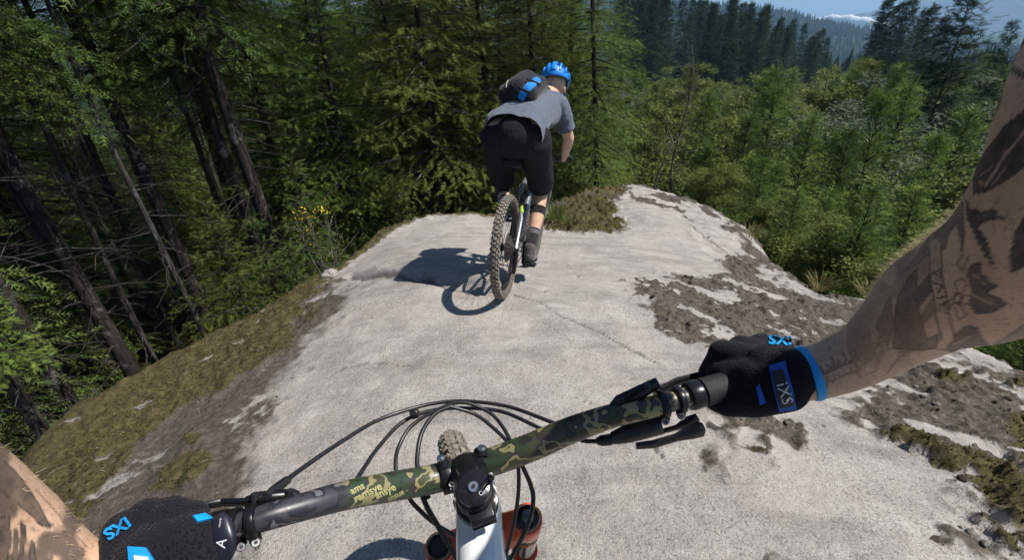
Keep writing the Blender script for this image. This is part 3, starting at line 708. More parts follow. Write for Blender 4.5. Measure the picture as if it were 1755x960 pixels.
obj('valley_wood', crown_mesh('valley_wood', parts), BROAD, label='unbroken green wood on the rounded hill and far side of the valley', cat='wood', kind='stuff')
# bushes in the hollow right of the ledge
for i, (px, py, d) in enumerate([(1340, 450, 8.5), (1400, 470, 8.0), (1450, 480, 7.5), (1330, 410, 10), (1480, 470, 9), (1400, 420, 10.5), (1540, 540, 6.2), (1580, 500, 8), (1450, 420, 11.5), (1620, 520, 8.0), (1755, 640, 5.2), (1730, 620, 6.0), (1290, 370, 12), (1230, 330, 13)]):
    p = P(px, py, d); k = ['young0', 'alder1', 'young2', 'alder0', 'sap0'][i % 5]; s = random.uniform(.8, 1.25)
    tree(k, p.x, p.y, s*(.26 if k[:3] != 'sap' else .55), name='bush', z=p.z-1.1*s, label='leafy green bush in the hollow right of the ledge', group='bushes beside the ledge', cat='bush', sxy=1.5)
# dark conifers on the skyline
for (px, ptop, r_) in [(1525, 0, 110), (1545, 8, 118), (1568, -2, 112), (1585, 18, 120), (1512, 28, 125), (1602, 12, 116), (1622, 30, 124)]:
    g_ = ray(px, ptop); s_ = r_/math.hypot(g_.x, g_.y); p = CAM+g_*s_; zf = float(floor_z(np.array([p.x]), np.array([p.y]))[0])
    tree(random.choice(['far0', 'far1', 'far2']), p.x, p.y, (p.z-zf)/22, label='dark spruce in the skyline clump above the rounded hill', group='skyline spruces right of the hill', z=zf)
for (px, ptop, r_, lb) in [(1676, -40, 44, 'big dark fir standing above the valley left of the tattooed arm'), (1738, 40, 52, 'dark fir half hidden behind the raised arm')]:
    g_ = ray(px, ptop); s_ = r_/math.hypot(g_.x, g_.y); p = CAM+g_*s_; zf = float(floor_z(np.array([p.x]), np.array([p.y]))[0])
    tree('bigfir', p.x, p.y, (p.z-zf)/21, label=lb, z=zf, sxy=1.15 if px < 1700 else .7)
for i in range(70):
    px = 1060+360*random.random()**.9; r_ = random.uniform(130, 260)
    ptop = np.interp(px, [1060, 1150, 1200, 1280, 1330, 1380, 1430], [-25, -20, 0, 0, 22, 45, 62])+random.uniform(-8, 34)
    g_ = ray(px, ptop); s_ = r_/math.hypot(g_.x, g_.y); p = CAM+g_*s_; zf = float(floor_z(np.array([p.x]), np.array([p.y]))[0])
    if p.z-zf < 4: continue
    tree(random.choice(['far0', 'far1', 'far2']), p.x, p.y, (p.z-zf)/22, label='dark spruce on the distant wooded ridge', group='spruces of the distant ridge', z=zf)
# forest that covers the far valley and hillside: one mass
g = np.random.default_rng(5); N_ = 9000
th = np.radians(g.uniform(5, 50, N_)); rd = 260+1500*g.random(N_)**1.3
X, Y = rd*np.sin(th), rd*np.cos(th)
hs = bpy.data.objects['hillside']; hb = BVHTree.FromPolygons([v.co.copy() for v in hs.data.vertices], [tuple(p.vertices) for p in hs.data.polygons])
Zf = floor_z(X, Y)
for i in np.nonzero(rd > 850)[0]:
    hit = hb.ray_cast(Vector((X[i], Y[i], 900)), Vector((0, 0, -1)))
    if hit[0] is not None: Zf[i] = max(Zf[i], hit[0].z)
H = g.uniform(9, 20, N_); W = H*g.uniform(.16, .26, N_)
cone = []; fc = []
for k in range(6): cone.append((math.cos(k*math.pi/3), math.sin(k*math.pi/3), .05*(k % 2)))
cone.append((0, 0, 1)); cone = np.array(cone); fc = np.array([(k, (k+1) % 6, 6) for k in range(6)])
Vv = np.stack([X[:, None]+W[:, None]*cone[None, :, 0], Y[:, None]+W[:, None]*cone[None, :, 1], Zf[:, None]+H[:, None]*cone[None, :, 2]], -1).reshape(-1, 3)
me = npmesh('far_forest', Vv, (fc[None]+np.arange(N_)[:, None, None]*7).reshape(-1, 3)); set_attr(me, 'tint', np.repeat(g.random(N_), 7))
obj('far_forest', me, NEEDLED, label='distant conifer forest covering the far valley and hillside', cat='forest', kind='stuff')
# ================================================================ shared materials
PLA = simple('black_plastic', (.016, .016, .018), .42, 0, .3, 60)
BLKM = simple('black_anodised', (.022, .022, .025), .30, .6, .25, 80)
BLKG = simple('gloss_black', (.012, .012, .014), .12, 0, .2, 30)
ALU = simple('steel', (.55, .55, .56), .28, 1, .12, 90)
WHITE = simple('white_paint', (.78, .79, .79), .22, 0, .03, 12, Coat_Weight=.5)
ORANGE = simple('orange_paint', (.74, .085, .02), .30, 0, .12, 30, Coat_Weight=.4)
CABLE = simple('cable_housing', (.014, .014, .016), .38, 0, .2, 50)
RUBG = simple('grip_rubber', (.014, .014, .015), .7, 0, .2, 90, bump=.3)
GREYF = simple('grey_frame_paint', (.19, .20, .21), .3, .3, .15, 20)
LIME = simple('lime_paint', (.33, .50, .05), .4, 0, .1, 20)
m = NT('dusty_tyre'); co = m.objco()
m.bsdf(m.ramp(m.noise(co, 55, 5, .7), [(.3, (.15, .125, .10)), (.55, (.27, .232, .19)), (.75, (.36, .32, .275))]), .95, 0, m.bump(m.noise(co, 160, 4), .4, .003), Specular_IOR_Level=.2)
TYRE = m.m
m = NT('tyre_carcass'); co = m.objco()
m.bsdf(m.ramp(m.noise(co, 40, 5, .7), [(.35, (.06, .05, .042)), (.7, (.17, .145, .12))]), .9, Specular_IOR_Level=.2)
CARC = m.m

def rebase(root, loc):
    root.location = loc
    for c in root.children: c.matrix_parent_inverse = Matrix.Translation(-Vector(loc))

def cap(mb, p0, r0, p1, r1, flat0=False, flat1=False, seg=18):
    p0, p1 = Vector(p0), Vector(p1); ax = p1-p0; L = ax.length; ax = ax/L if L > 1e-6 else Vector((0, 0, 1))
    pr = []
    if flat0: pr.append((0, .001))
    else: pr += [(-r0*math.cos(a), max(.0006, r0*math.sin(a))) for a in [i*math.pi/2/6 for i in range(6)]]
    pr += [(0, r0), (L, r1)]
    if flat1: pr.append((L, .001))
    else: pr += [(L+r1*math.sin(a), max(.0006, r1*math.cos(a))) for a in [(i+1)*math.pi/2/6 for i in range(6)]]
    mb.lathe(p0, ax, pr, seg)
def remesh(me, voxel, smooth=6):
    o = bpy.data.objects.new('tmp', me); COL.objects.link(o)
    md = o.modifiers.new('r', 'REMESH'); md.mode = 'VOXEL'; md.voxel_size = voxel; md.use_smooth_shade = True
    if smooth:
        s = o.modifiers.new('s', 'SMOOTH'); s.iterations = smooth; s.factor = .5
    dg = bpy.context.evaluated_depsgraph_get(); dg.update()
    out = bpy.data.meshes.new_from_object(o.evaluated_get(dg)); bpy.data.objects.remove(o)
    for p in out.polygons: p.use_smooth = True
    return out
def blob(name, caps, voxel, mat, parent=None, smooth=6, **kw):
    mb = MB()
    for c in caps: cap(mb, *c)
    me = remesh(mb.mesh(name), voxel, smooth); me.name = name; me.materials.clear()
    return obj(name, me, mat, parent, **kw)
def bvh_of(o):
    return BVHTree.FromPolygons([v.co.copy() for v in o.data.vertices], [tuple(p.vertices) for p in o.data.polygons])

# ---------------------------------------------------------------- wheel meshes (axle along local Y), shared
WR = .365
def tyre_mesh(n=66, tw=.029):
    mb = MB(); rc = WR-.004-tw
    mb.tube([Vector((math.cos(a), 0, math.sin(a)))*rc for a in [2*math.pi*i/90 for i in range(90)]], tw, 14, closed=True)
    kb = MB()
    for i in range(n):
        for row, (ph, w_, l_, off) in enumerate([(-62, .0052, .0075, 0), (-34, .0058, .0068, .5), (-9, .0052, .0075, 0), (11, .0052, .0075, 0), (35, .0058, .0068, .5), (62, .0052, .0075, 0)]):
            a = 2*math.pi*(i+off+(.12 if i % 2 else 0))/n; er = Vector((math.cos(a), 0, math.sin(a))); et = Vector((-math.sin(a), 0, math.cos(a))); ey = Vector((0, 1, 0))
            p = R(ph); nn = er*math.cos(p)+ey*math.sin(p); sd = -er*math.sin(p)+ey*math.cos(p)
            kb.box(er*rc+nn*(tw+.0022), et*l_*(1.15 if i % 2 else .9), sd*w_, nn*.0042)
    return mb.mesh('tyre'), kb.mesh('tread', False)
TY, TREAD = tyre_mesh()
def rim_mesh():
    mb = MB(); prof = [(-.013, WR-.055), (-.014, WR-.044), (-.010, WR-.042), (.010, WR-.042), (.014, WR-.044), (.013, WR-.055), (.006, WR-.066), (-.006, WR-.066), (-.013, WR-.055)]
    V = []; n = 72
    for i in range(n):
        a = 2*math.pi*i/n
        for y, r in prof[:-1]: V.append((r*math.cos(a), y, r*math.sin(a)))
    k = len(prof)-1
    mb.add(V, [(i*k+j, i*k+(j+1) % k, ((i+1) % n)*k+(j+1) % k, ((i+1) % n)*k+j) for i in range(n) for j in range(k)])
    return mb.mesh('wheel')
RIM = rim_mesh()
def hub_mesh():
    mb = MB(); mb.lathe((0, -.055, 0), (0, 1, 0), [(0, .010), (.006, .016), (.02, .028), (.026, .028), (.03, .017), (.08, .017), (.085, .028), (.09, .028), (.104, .016), (.11, .010)], 20); return mb.mesh('hub')
HUB = hub_mesh()
def spoke_mesh(i, n=28):
    s = 1 if i % 2 else -1; a = 2*math.pi*i/n; b = a+(.9 if (i//2) % 2 else -.9)
    mb = MB(); mb.tube([(math.cos(b)*.027, s*.030, math.sin(b)*.027), (math.cos(a)*(WR-.062), s*.002, math.sin(a)*(WR-.062))], .0011, 4, False); return mb.mesh('spoke')
SPOKES = [spoke_mesh(i) for i in range(28)]
def disc_mesh(r, y):
    mb = MB(); n = 36
    for r0_, r1_ in ((r-.014, r), (.022, .03)):
        V = []
        for i in range(n):
            a = 2*math.pi*i/n; q = 1+(.02 if i % 2 else 0)*(r1_ > .05)
            for rr_, yy in ((r0_, y-.001), (r1_*q, y-.001), (r1_*q, y+.001), (r0_, y+.001)): V.append((rr_*math.cos(a), yy, rr_*math.sin(a)))
        mb.add(V, [(i*4+j, i*4+(j+1) % 4, ((i+1) % n)*4+(j+1) % 4, ((i+1) % n)*4+j) for i in range(n) for j in range(4)])
    for i in range(6):
        a = i*math.pi/3; mb.tube([(math.cos(a)*.028, y, math.sin(a)*.028), (math.cos(a+.5)*(r-.01), y, math.sin(a+.5)*(r-.01))], .004, 4, False, flat=.3)
    return mb.mesh('brake_disc')
DISC = disc_mesh(.09, .045)
def cassette_mesh():
    mb = MB()
    for k in range(11):
        y = -.030-.0045*k+.02; r_ = .105-.0082*k; n = 30
        V = [(r_*(1 if i % 2 else .955)*math.cos(2*math.pi*i/n), y+dy, r_*(1 if i % 2 else .955)*math.sin(2*math.pi*i/n)) for dy in (0, .002) for i in range(n)]
        mb.add(V, [tuple(range(n-1, -1, -1)), tuple(range(n, 2*n))]+[(i, (i+1) % n, n+(i+1) % n, n+i) for i in range(n)])
    return mb.mesh('cassette', False)
CASS = cassette_mesh()
for me_, mt in ((TY, CARC), (TREAD, TYRE), (RIM, PLA), (HUB, BLKM), (DISC, ALU), (CASS, simple('dusty_steel', (.16, .145, .125), .5, .7, .3, 60))): me_.materials.append(mt)
for s_ in SPOKES: s_.materials.append(BLKM)
def wheel(root, c, axle, mat_only=False, cassette=False):
    """axle points to the rider's left"""
    y = Vector(axle).normalized(); x = y.cross(Vector((0, 0, 1))).normalized(); z = x.cross(y)
    M = Matrix(((x.x, y.x, z.x, c[0]), (x.y, y.y, z.y, c[1]), (x.z, y.z, z.z, c[2]), (0, 0, 0, 1)))
    wh = obj('wheel', RIM, None, root); wh.matrix_local = M
    t = obj('tyre', TY, None, wh); obj('tread', TREAD, None, wh); obj('hub', HUB, None, wh); obj('brake_disc', DISC, None, wh)
    for s_ in SPOKES: obj('spoke', s_, None, wh)
    if cassette: obj('cassette', CASS, None, wh)
    return wh

# ================================================================ the cyclist's bicycle, on the slope ahead
RC = HZ(863, 510, -.14); FC = HZ(907, 457, -.40)
RC.z = on_rock(RC.x, RC.y).z+.004; FC.z = on_rock(FC.x, FC.y).z+.004
BX = (FC-RC).normalized(); _y = Vector((0, 0, 1)).cross(BX).normalized(); _z = BX.cross(_y)
_l = R(4.0); BY = _y*math.cos(_l)+_z*math.sin(_l); BZ = _z*math.cos(_l)-_y*math.sin(_l)
def W(x, y, z): return RC+BX*x+BY*y+BZ*z
def LX(px, py, x):
    """world point seen at (px, py) in the bicycle's cross plane x metres ahead of the rear axle"""
    r = ray(px, py); t = (RC+BX*x-CAM).dot(BX)/r.dot(BX); return CAM+r*t
bike = empty('mountain_bike'); tag(bike, 'grey and black mountain bike ridden by the cyclist on the rock slope ahead', 'bicycle')
RH, FH = W(0, 0, WR), W(1.17, 0, WR)
wheel(bike, RH, BY, cassette=True); wheel(bike, FH, (BY+BX*.06).normalized())
BB = W(.43, 0, .335); HT0, HT1 = W(.93, 0, .80), W(.885, 0, .92); ST1 = W(.30, 0, .70)
f = MB(); f.tube([HT0, HT1], .026, 14); f.tube([HT1*.8+HT0*.2, W(.6, 0, .80), ST1], [.022, .02, .019], 12); f.tube([HT0, W(.66, 0, .52), BB], [.028, .03, .027], 12, flat=.85)
f.tube([ST1, W(.36, 0, .5), BB], .018, 12); f.tube([BB-BY*.04, BB+BY*.04], .026, 14)
frm = f.build('frame', GREYF, bike)
for s in (1, -1):
    q = MB(); q.tube([BB+BY*.035*s+BX*-.02, W(.2, .06*s, .345), RH+BY*.070*s], [.014, .012, .011], 8); q.build('chain_stay', GREYF, bike)
    q = MB(); q.tube([W(.31, .03*s, .62), W(.2, .06*s, .55), RH+BY*.070*s], [.013, .011, .010], 8); q.build('seat_stay', simple('silver_stay', (.42, .44, .45), .3, .5, .1, 20), bike)
    q = MB(); q.tube([W(.31, .032*s, .635), W(.25, .052*s, .585)], .0135, 8); q.build('stay_decal', LIME, bike)
q = MB(); q.tube([W(.30, 0, .62), W(.52, 0, .69)], [.02, .02], 12); q.tube([W(.40, 0, .655), W(.46, 0, .672)], .031, 14); q.build('rear_shock', PLA, bike)
SAD = LX(882, 284, .17)
q = MB(); q.tube([ST1-BZ*.06, ST1.lerp(SAD, .85)], .0155, 12); q.build('seatpost', BLKM, bike)
q = MB(); sx, sy, sz = BX, BY, BZ
rows = []
for t in [i/8 for i in range(9)]:
    w_ = .055*(1-t)**.8+.018; x_ = -.10+.27*t
    rows.append([SAD+sx*x_+sy*w_*math.cos(a)+sz*(.018*math.sin(a)*(1.4 if math.sin(a) > 0 else .8)+.012*math.cos(t*3)) for a in [2*math.pi*k/14 for k in range(14)]])
q.add([p for r_ in rows for p in r_], [(i*14+k, i*14+(k+1) % 14, (i+1)*14+(k+1) % 14, (i+1)*14+k) for i in range(8) for k in range(14)]+[tuple(range(13, -1, -1)), tuple(8*14+k for k in range(14))])
q.build('saddle', simple('saddle_black', (.006, .006, .006), .9), bike)
fk = MB(); CR = HT0-BZ*.02+BX*.012
fk.tube([CR+BY*.075, CR, CR-BY*.075], [.022, .026, .022], 10); fko = fk.build('fork', BLKG, bike)
for s in (1, -1):
    q = MB(); q.tube([CR+BY*.065*s+BZ*.02, CR.lerp(FH, .55)+BY*.065*s], .0175, 12); q.build('stanchion', BLKG, fko)
    q = MB(); q.tube([CR.lerp(FH, .45)+BY*.065*s, FH+BY*.062*s], [.022, .019], 12); q.build('fork_leg', PLA, fko)
GRR = LX(972, 272, .90); GRL = LX(868, 266, .93); BC = W(.93, 0, 1.03)
BC = GRR.lerp(GRL, .5)+BX*.03-BZ*.025
hb = MB(); hb.tube(catmull([GRR, GRR.lerp(BC, .55)+BZ*.0, BC+(GRR-BC)*.15, BC+(GRL-BC)*.15, GRL.lerp(BC, .55), GRL], 6), .0125, 10); hbo = hb.build('handlebar', PLA, bike)
q = MB(); q.tube([HT1-BX*.004, HT1+BZ*.05], .022, 12); q.tube([HT1+BZ*.03, BC], .021, 12); q.build('stem', BLKM, bike)
for G in (GRR, GRL):
    d_ = (G-BC).normalized(); q = MB(); q.tube([G-d_*.09, G+d_*.045], .0165, 12); q.build('grip', RUBG, hbo)
    q = MB(); q.tube([G-d_*.11+BX*.02, G-d_*.10+BX*.05, G-d_*.02+BX*.055-BZ*.01, G+d_*.0+BX*.05-BZ*.015], [.009, .008, .005, .004], 8); q.build('brake_lever', BLKM, hbo)
CA = R(-68)
RP = BB-BY*.115+(BX*-.30*.5+BZ*-1)*.155; RP = BB-BY*.06+(-BX*.35-BZ*.93)*.17; LP = BB+BY*.06+(BX*.35+BZ*.93)*.17
crk = MB(); crk.tube([BB-BY*.055, BB-BY*.06, RP], [.02, .018, .012], 8); cro = crk.build('crank_arm', BLKM, bike)
crk = MB(); crk.tube([BB+BY*.055, BB+BY*.06, LP], [.02, .018, .012], 8); crk.build('crank_arm', BLKM, bike)
for pp, s in ((RP, -1), (LP, 1)):
    q = MB(); q.box(pp+BY*s*.055, BX*.05, BY*.048, BZ*.008); q.tube([pp, pp+BY*s*.1], .008, 8); q.build('pedal', PLA, bike, bevel=.003)
q = MB(); n = 32; rr_ = .066
V = [BB-BY*(.052+dy)+(BX*math.cos(2*math.pi*i/n)+BZ*math.sin(2*math.pi*i/n))*rr_*(1 if i % 2 else .95) for dy in (0, .004) for i in range(n)]
q.add(V, [tuple(range(n-1, -1, -1)), tuple(range(n, 2*n))]+[(i, (i+1) % n, n+(i+1) % n, n+i) for i in range(n)]); q.build('chainring', BLKM, bike, smooth=False)
q = MB()
q.tube([BB-BY*.054+BZ*.066, RH-BY*.045+BZ*.06], .004, 6); q.tube([BB-BY*.054-BZ*.066, W(.02, -.05, .18), W(-.01, -.05, .22), W(.03, -.05, .28), RH-BY*.045-BZ*.05], .004, 6); q.build('chain', simple('chain_steel', (.2, .18, .15), .45, .8, .3, 90), bike)
q = MB(); q.tube([RH-BY*.075-BZ*.02, W(.0, -.07, .27), W(.015, -.062, .18)], [.014, .017, .010], 8); q.build('derailleur', BLKM, bike)
rebase(bike, RC)

# ================================================================ the camera rider's own bicycle (cockpit in view)
own = empty('mountain_bike'); tag(own, 'white mountain bike with camouflage handlebar and orange fork in the foreground', 'bicycle')
TC = P(812, 838, .47); CRN = P(830, 918, .645); SA = (CRN-TC).normalized()           # steering axis, pointing down
BARP = [(190,944,.385),(290,926,.397),(370,911,.402),(440,892,.408),(520,869,.43),(600,848,.465),(680,833,.51),(740,822,.54),(800,805,.55),(860,786,.548),(920,763,.542),(980,737,.53),(1050,713,.515),(1120,697,.505),(1190,677,.512),(1260,657,.516),(1350,632,.512)]
BARR = [.0112,.0112,.0112,.0120,.0132,.0150,.0168,.0175,.0175,.0175,.0172,.0160,.0138,.0124,.0112,.0112,.0112]
bp = catmull([P(*q) for q in BARP], 10); br_ = list(.95*np.interp(np.linspace(0, len(BARR)-1, len(bp)), range(len(BARR)), BARR))
mb = MB(); mb.tube(bp, br_, 28); me = mb.mesh('handlebar')
set_attr(me, 'along', np.repeat(np.linspace(0, 1, len(bp)), 28))
m = NT('camouflage'); ps = m.pos(); al = m.attr('along').outputs['Fac']
wrp = m.n('ShaderNodeMapping', {'Vector': ps, 'Scale': (1, 1, 1.6)})
v1 = m.n('ShaderNodeTexVoronoi', {'Vector': m.n('ShaderNodeMix', {0: .02, 4: wrp, 5: m.n('ShaderNodeTexNoise', {'Vector': ps, 'Scale': 90.}).outputs['Color']}, data_type='VECTOR').outputs[1], 'Scale': 46.}, distance='CHEBYCHEV')
rnd_ = m.n('ShaderNodeSeparateColor', {'Color': v1.outputs['Color']}).outputs[0]
nz = m.noise(wrp, 34, 2, .5)
cA = m.ramp(nz, [(0, (.018, .018, .024)), (.40, (.040, .039, .048)), (.50, (.020, .020, .026)), (.57, (.13, .125, .13)), (.64, (.025, .024, .028))], 'CONSTANT')
cB = m.ramp(nz, [(0, (.030, .026, .024)), (.38, (.055, .062, .030)), (.47, (.050, .036, .036)), (.53, (.30, .265, .12)), (.61, (.06, .05, .042))], 'CONSTANT')
cC = m.ramp(nz, [(0, (.025, .026, .020)), (.40, (.030, .050, .022)), (.52, (.040, .034, .032)), (.57, (.24, .215, .10)), (.63, (.05, .055, .028))], 'CONSTANT')
cc = m.mix(m.ramp(al, [(.29, 0), (.31, 1)]), cA, cC); cc = m.mix(m.ramp(al, [(.60, 0), (.62, 1)]), cc, cB)
m.bsdf(cc, m.math('ADD', m.math('MULTIPLY', m.noise(ps, 120, 4), .25), .26), 0, None, Coat_Weight=.15)
bar = obj('handlebar', me, m.m, own)
def barat(px):
    i = min(range(len(bp)), key=lambda k: abs(proj(bp[k])[0]-px)); t = (bp[min(i+1, len(bp)-1)]-bp[max(0, i-1)]).normalized(); return bp[i], t, br_[i]
def ring(mb, px, w_, dr, seg=28):
    c, t, r_ = barat(px); mb.lathe(c-t*w_/2, t, [(0, r_+.0002), (0.0004, r_+dr*.85), (w_*.15, r_+dr), (w_*.85, r_+dr), (w_-.0004, r_+dr*.85), (w_, r_+.0002)], seg); return c, t, r_
# grips and lock-on collars
for lo, hi in ((190, 372), (1198, 1350)):
    q = MB(); pts = [bp[i] for i in range(len(bp)) if lo <= proj(bp[i])[0] <= hi]; q.tube(pts, .0158, 24); gr = q.build('grip', RUBG, bar)
    cpx = 374 if lo < 500 else 1192
    q = MB(); c, t, r_ = ring(q, cpx, .016, .0055); co_ = q.build('lock_collar', BLKM, bar)
# brake clamps and levers
def camdir(p): return (CAM-p).normalized()
for side, (c1, c2) in enumerate(((405, 432), (1137, 1163))):
    for k, cpx in enumerate((c1, c2)):
        q = MB(); c, t, r_ = ring(q, cpx, .0085, .0042)
        sgn = -1
        n_ = camdir(c); dn = (-(UP)*1.0 - t*(-UP).dot(t)).normalized()
        e = c+dn*(r_+.008)+n_*.004
        q.tube([c+dn*r_*.8, e], [.0055, .0052], 12); cl = q.build('clamp', BLKM, bar, bevel=.0008)
        q = MB(); q.lathe(e-t*.0002+n_*.001, n_, [(0, .0042), (.004, .0042), (.0052, .0032)], 16); q.build('bolt', ALU, cl)
        q = MB(); q.lathe(e+n_*.0063, n_, [(0, .0016), (.0003, .0016)], 6); q.build('bolt_socket', PLA, cl)
# left master cylinder and lever, right ones
q = MB(); q.tube([P(422, 862, .43), P(440, 858, .432), P(500, 852, .448), P(512, 853, .45)], [.006, .0085, .0085, .006], 14, flat=.8); lm = q.build('brake_master', BLKM, bar, bevel=.001)
for px, py, d in ((437, 852, .425), (496, 846, .441)):
    q = MB(); q.lathe(P(px, py, d), -UP*-1, [(-.003, .004), (.003, .0038), (.004, .002)], 12); q.build('bolt', PLA, lm)
q = MB(); q.tube([P(455, 853, .43), P(470, 841, .445), P(492, 824, .47)], [.0038, .0052, .0045], 12); q.build('hose_nipple', PLA, lm)
q = MB(); q.tube([P(460, 866, .455), P(430, 862, .49), P(380, 862, .50), P(330, 872, .485), P(280, 888, .48)], [.007, .006, .0048, .0045, .005], 10, flat=.6); q.build('brake_lever', BLKM, bar)
q = MB(); q.tube([P(1050, 697, .515), P(1062, 688, .51), P(1100, 671, .505), P(1128, 656, .505)], [.005, .0078, .0082, .0068], 14, flat=.7); rm = q.build('brake_master', BLKM, bar, bevel=.001)
q = MB(); q.lathe(P(1110, 664, .497), UP, [(-.004, .0042), (.003, .004), (.004, .002)], 12); q.build('bolt', PLA, rm)
q = MB(); q.tube([P(1130, 672, .53), P(1160, 655, .55), P(1210, 640, .57), P(1260, 628, .58), P(1300, 622, .57)], [.008, .0065, .005, .005, .0055], 10, flat=.6); q.build('brake_lever', BLKM, bar)
# shifter below the right end
q = MB(); q.tube([P(1050, 752, .53), P(1075, 744, .525), P(1105, 733, .522), P(1133, 728, .52)], [.0078, .011, .013, .0115], 14, flat=.9); sh = q.build('shifter', PLA, bar, bevel=.0012)
q = MB(); q.tube([P(1022, 757, .53), P(1030, 756, .53), P(1045, 754, .53), P(1052, 752, .53)], [.0035, .0062, .0066, .0058], 14); q.build('barrel_adjuster', PLA, sh)
q = MB(); q.tube([P(1090, 765, .53), P(1120, 762, .528), P(1160, 750, .522), P(1182, 742, .518), P(1200, 735, .515), P(1206, 732, .515)], [.005, .006, .0058, .010, .012, .006], 14, flat=.55); q.build('shift_paddle', PLA, sh)
q = MB(); q.tube([P(1135, 740, .54), P(1160, 733, .538), P(1180, 724, .535), P(1196, 715, .533)], [.004, .0042, .009, .006], 12, flat=.5); q.build('shift_paddle', PLA, sh)
# left dropper paddle
q = MB(); q.tube([P(372, 885, .385), P(376, 895, .383), P(381, 925, .378), P(383, 950, .375), P(383, 962, .375)], [.006, .0085, .0110, .0095, .006], 16, flat=.45, upv=RT); pad = q.build('dropper_paddle', simple('dark_blue_black', (.015, .017, .030), .3, .2, .15, 40), bar)
# stem, face plate bolts, top cap, spacer
cb, tb, _ = barat(800)
q = MB(); q.lathe(TC-SA*.004, SA, [(0, .0165), (.001, .0178), (.006, .0182), (.010, .0178)], 36); tc = q.build('top_cap', BLKG, own)
q = MB(); q.lathe(TC-SA*.0072, SA, [(0, .0052), (.004, .0056)], 20); q.build('cap_bolt', ALU, tc)
q = MB(); q.lathe(TC-SA*.0078, SA, [(0, .0024), (.001, .0024)], 6); q.build('bolt_socket', PLA, tc)
q = MB(); q.lathe(TC+SA*.007, SA, [(0, .0185), (.004, .0205), (.040, .0205), (.043, .019)], 32)
q.tube([TC+SA*.022, (TC+SA*.022).lerp(cb, .5), cb], [.018, .0185, .021], 16, flat=1.15)
back = -(cb-TC-SA*.02); back = (back-SA*back.dot(SA)).normalized(); sd_ = SA.cross(back).normalized()
q.box(TC+SA*.028+back*.021, back*.007, sd_*.0125, SA*.014); stem = q.build('stem', BLKM, own, bevel=.0012)
for k in (-1, 1):
    q = MB(); b0 = TC+SA*(.028+k*.008)+back*.0265; q.lathe(b0-sd_*.014, sd_, [(0, .0042), (.026, .0042)], 14); q.build('pinch_bolt', BLKG, stem)
for px, py in ((757, 792), (826, 775)):
    c, t, r_ = barat(px+6); n_ = camdir(c); upb = (UP-t*UP.dot(t)).normalized()
    q = MB(); q.lathe(c-t*.0065, t, [(0, r_+.0003), (.0006, r_+.0045), (.0124, r_+.0045), (.013, r_+.0003)], 28); fp = q.build('bar_clamp', BLKM, stem, bevel=.0008)
    e = P(px, py, proj(c)[2]-.006)
    q = MB(); q.tube([c+upb*r_*.4+n_*r_*.8, e], [.0075, .0062], 12); q.build('clamp_boss', BLKM, stem)
    q = MB(); q.lathe(e, (e-c).normalized(), [(0, .0050), (.006, .0048), (.008, .0036)], 14); q.build('bolt', ALU, stem)
q = MB(); q.lathe(TC+SA*.046, SA, [(0, .021), (.001, .0235), (.010, .0245), (.012, .0245)], 36); q.build('headset_cover', BLKG, own)
# white frame
HD = TC+SA*.058; HB = CRN-SA*.012
q = MB(); q.tube([HD, HD.lerp(HB, .5), HB], [.0245, .024, .027], 28)
tt0 = HD+SA*.030; tt1 = Vector((-.02, -.42, .74))
q.tube([tt0+Vector((0, .03, .005)), tt0, tt0.lerp(tt1, .25), tt0.lerp(tt1, .7), tt1], [.020, .027, .025, .022, .02], 24)
bb2 = Vector((-.02, -.36, .34)); q.tube([HB-SA*.01, HB.lerp(bb2, .5), bb2], [.028, .031, .03], 20); q.tube([tt1+Vector((0, -.02, .02)), bb2], .019, 16)
fr = q.build('frame', WHITE, own)
rh2 = Vector((-.02, -.80, on_rock(-.02, -.80).z+WR))
for s in (-1, 1):
    q = MB(); q.tube([bb2+Vector((.04*s, 0, 0)), rh2+Vector((.07*s, 0, 0))], [.014, .011], 8); q.tube([tt1+Vector((.03*s, .02, -.08)), rh2+Vector((.07*s, 0, 0))], [.013, .010], 8); q.build('stay', WHITE, own)
q = MB(); q.tube([tt1, tt1+Vector((0, -.06, .2))], .0155, 12); q.build('seatpost', BLKM, own)
q = MB(); q.tube([tt1+Vector((0, -.20, .215)), tt1+Vector((0, -.1, .22)), tt1+Vector((0, .06, .215))], [.06, .06, .02], 14, flat=.35, upv=(1, 0, 0)); q.build('saddle', PLA, own)
wheel(own, rh2, (-1, 0, 0), cassette=True)
for s in (-1, 1):
    q = MB(); pe = bb2+Vector((.07*s, .16*s, .05*s)); q.tube([bb2+Vector((.06*s, 0, 0)), pe], [.018, .012], 8); q.box(pe+Vector((.06*s, 0, 0)), (.048, 0, 0), (0, .05, 0), (0, 0, .008)); q.build('crank_arm', PLA, own)
